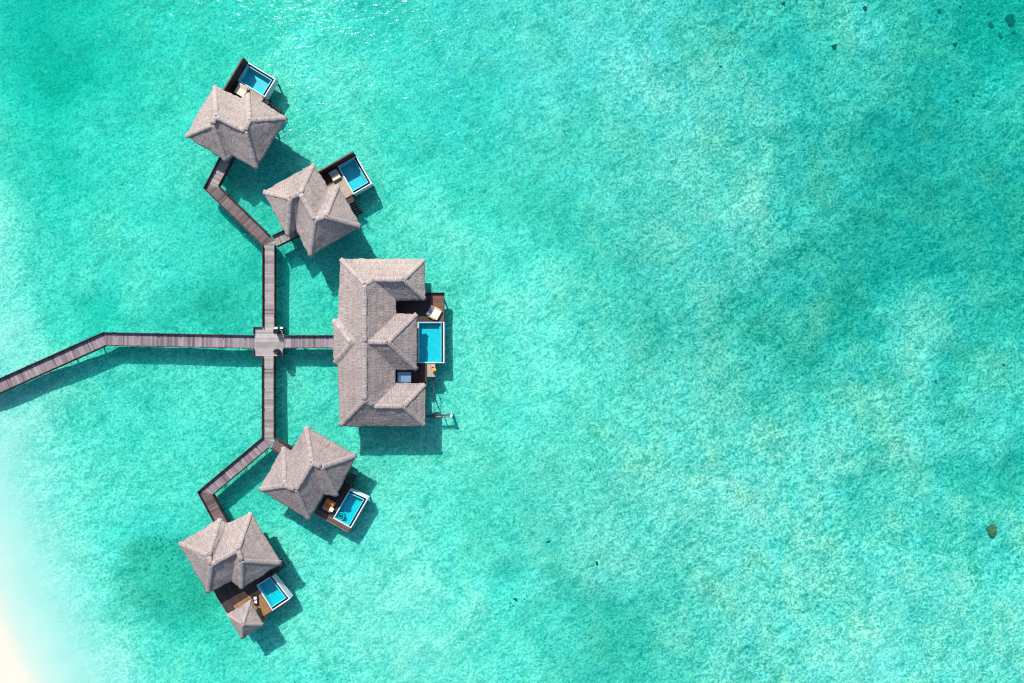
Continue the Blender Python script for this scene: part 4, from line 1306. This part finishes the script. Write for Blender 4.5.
# scattered weed and rubble lumps: nobody could count them
def rubble(name, label, spots, mat, seed):
    rs = random.Random(seed)
    bm = bmesh.new()
    for (cx, cy, rx, ry, n, s0, s1) in spots:
        for i in range(n):
            a = rs.uniform(0, 6.28); r = math.sqrt(rs.random())
            c = W(cx + rx * r * math.cos(a), cy + ry * r * math.sin(a), 0)
            s = rs.uniform(s0, s1) * 0.85
            zb = BED(c.x, c.y)
            m = Matrix.Translation((c.x, c.y, zb + s * .1)) @ Matrix.Rotation(rs.uniform(0, 3), 4, 'Z') @ Matrix.Diagonal((s, s * rs.uniform(.5, .9), s * .14, 1))
            bmesh.ops.create_icosphere(bm, subdivisions=1, radius=1, matrix=m)
    for v in bm.verts:
        v.co += Vector((mnoise.noise(v.co * 5), mnoise.noise(v.co * 5 + Vector((9, 0, 0))), 0)) * 0.12
    o = obj(name, bm, M[mat], None, smooth=True)
    tag(o, label, kind='stuff')
    return o
rubble('coral_rubble', 'scattered dark weed and coral rubble on the lagoon floor',
    [(150, 560, 24, 20, 26, .12, .3), (125, 575, 14, 16, 6, .12, .26), (170, 590, 26, 22, 14, .1, .24), (160, 545, 12, 10, 8, .14, .32),
     (1005, 25, 22, 14, 8, .12, .25), (520, 605, 14, 16, 10, .15, .35), (600, 635, 60, 25, 40, .1, .28), (900, 170, 90, 60, 20, .1, .2), (800, 280, 120, 60, 18, .1, .2),
     (960, 280, 60, 60, 12, .1, .26), (1005, 480, 18, 18, 14, .12, .3), (725, 555, 25, 25, 12, .1, .24), (480, 190, 60, 60, 14, .08, .2), (700, 60, 60, 50, 16, .1, .24), (560, 560, 60, 50, 16, .1, .22)],
    'weed', 5)

# ------------------------------------------------------------------ light, sky, camera
SUN_EL = 43.5
hx, hy = 0.357, -0.934          # the way shadows fall on the ground
w = bpy.data.worlds.new('World'); sc.world = w; w.use_nodes = True
nt = w.node_tree; nt.nodes.clear()
sky = nt.nodes.new('ShaderNodeTexSky'); sky.sky_type = 'NISHITA'; sky.sun_disc = False
sky.sun_elevation = R(SUN_EL); sky.sun_rotation = math.atan2(-hx, -hy)
bg = nt.nodes.new('ShaderNodeBackground'); bg.inputs['Strength'].default_value = 0.11
ow = nt.nodes.new('ShaderNodeOutputWorld')
nt.links.new(sky.outputs[0], bg.inputs[0]); nt.links.new(bg.outputs[0], ow.inputs[0])
sl = bpy.data.lights.new('sun', 'SUN'); sl.energy = 3.6; sl.angle = R(0.8); sl.color = (1.0, 0.965, 0.91)
so = bpy.data.objects.new('sun', sl); C.objects.link(so)
ce = math.cos(R(SUN_EL)); se = math.sin(R(SUN_EL))
so.rotation_euler = Vector((hx * ce, hy * ce, -se)).to_track_quat('-Z', 'Y').to_euler()
so.location = (-40, 80, 90)

cam = bpy.data.cameras.new('camera'); co = bpy.data.objects.new('camera', cam); C.objects.link(co)
co.location = (0, 0, H); co.rotation_euler = (0, 0, 0)
cam.sensor_width = 36; cam.lens = 36 * H / (1024 * S); cam.clip_end = 6000; cam.clip_start = 0.5
sc.camera = co
sc.view_settings.view_transform = 'Standard'; sc.view_settings.look = 'None'
sc.view_settings.exposure = 1.1; sc.view_settings.gamma = 1
sc.cycles.filter_width = 1.05; sc.cycles.max_bounces = 8; sc.cycles.transparent_max_bounces = 16
sc.cycles.caustics_reflective = False; sc.cycles.caustics_refractive = False
sc.cycles.sample_clamp_indirect = 4
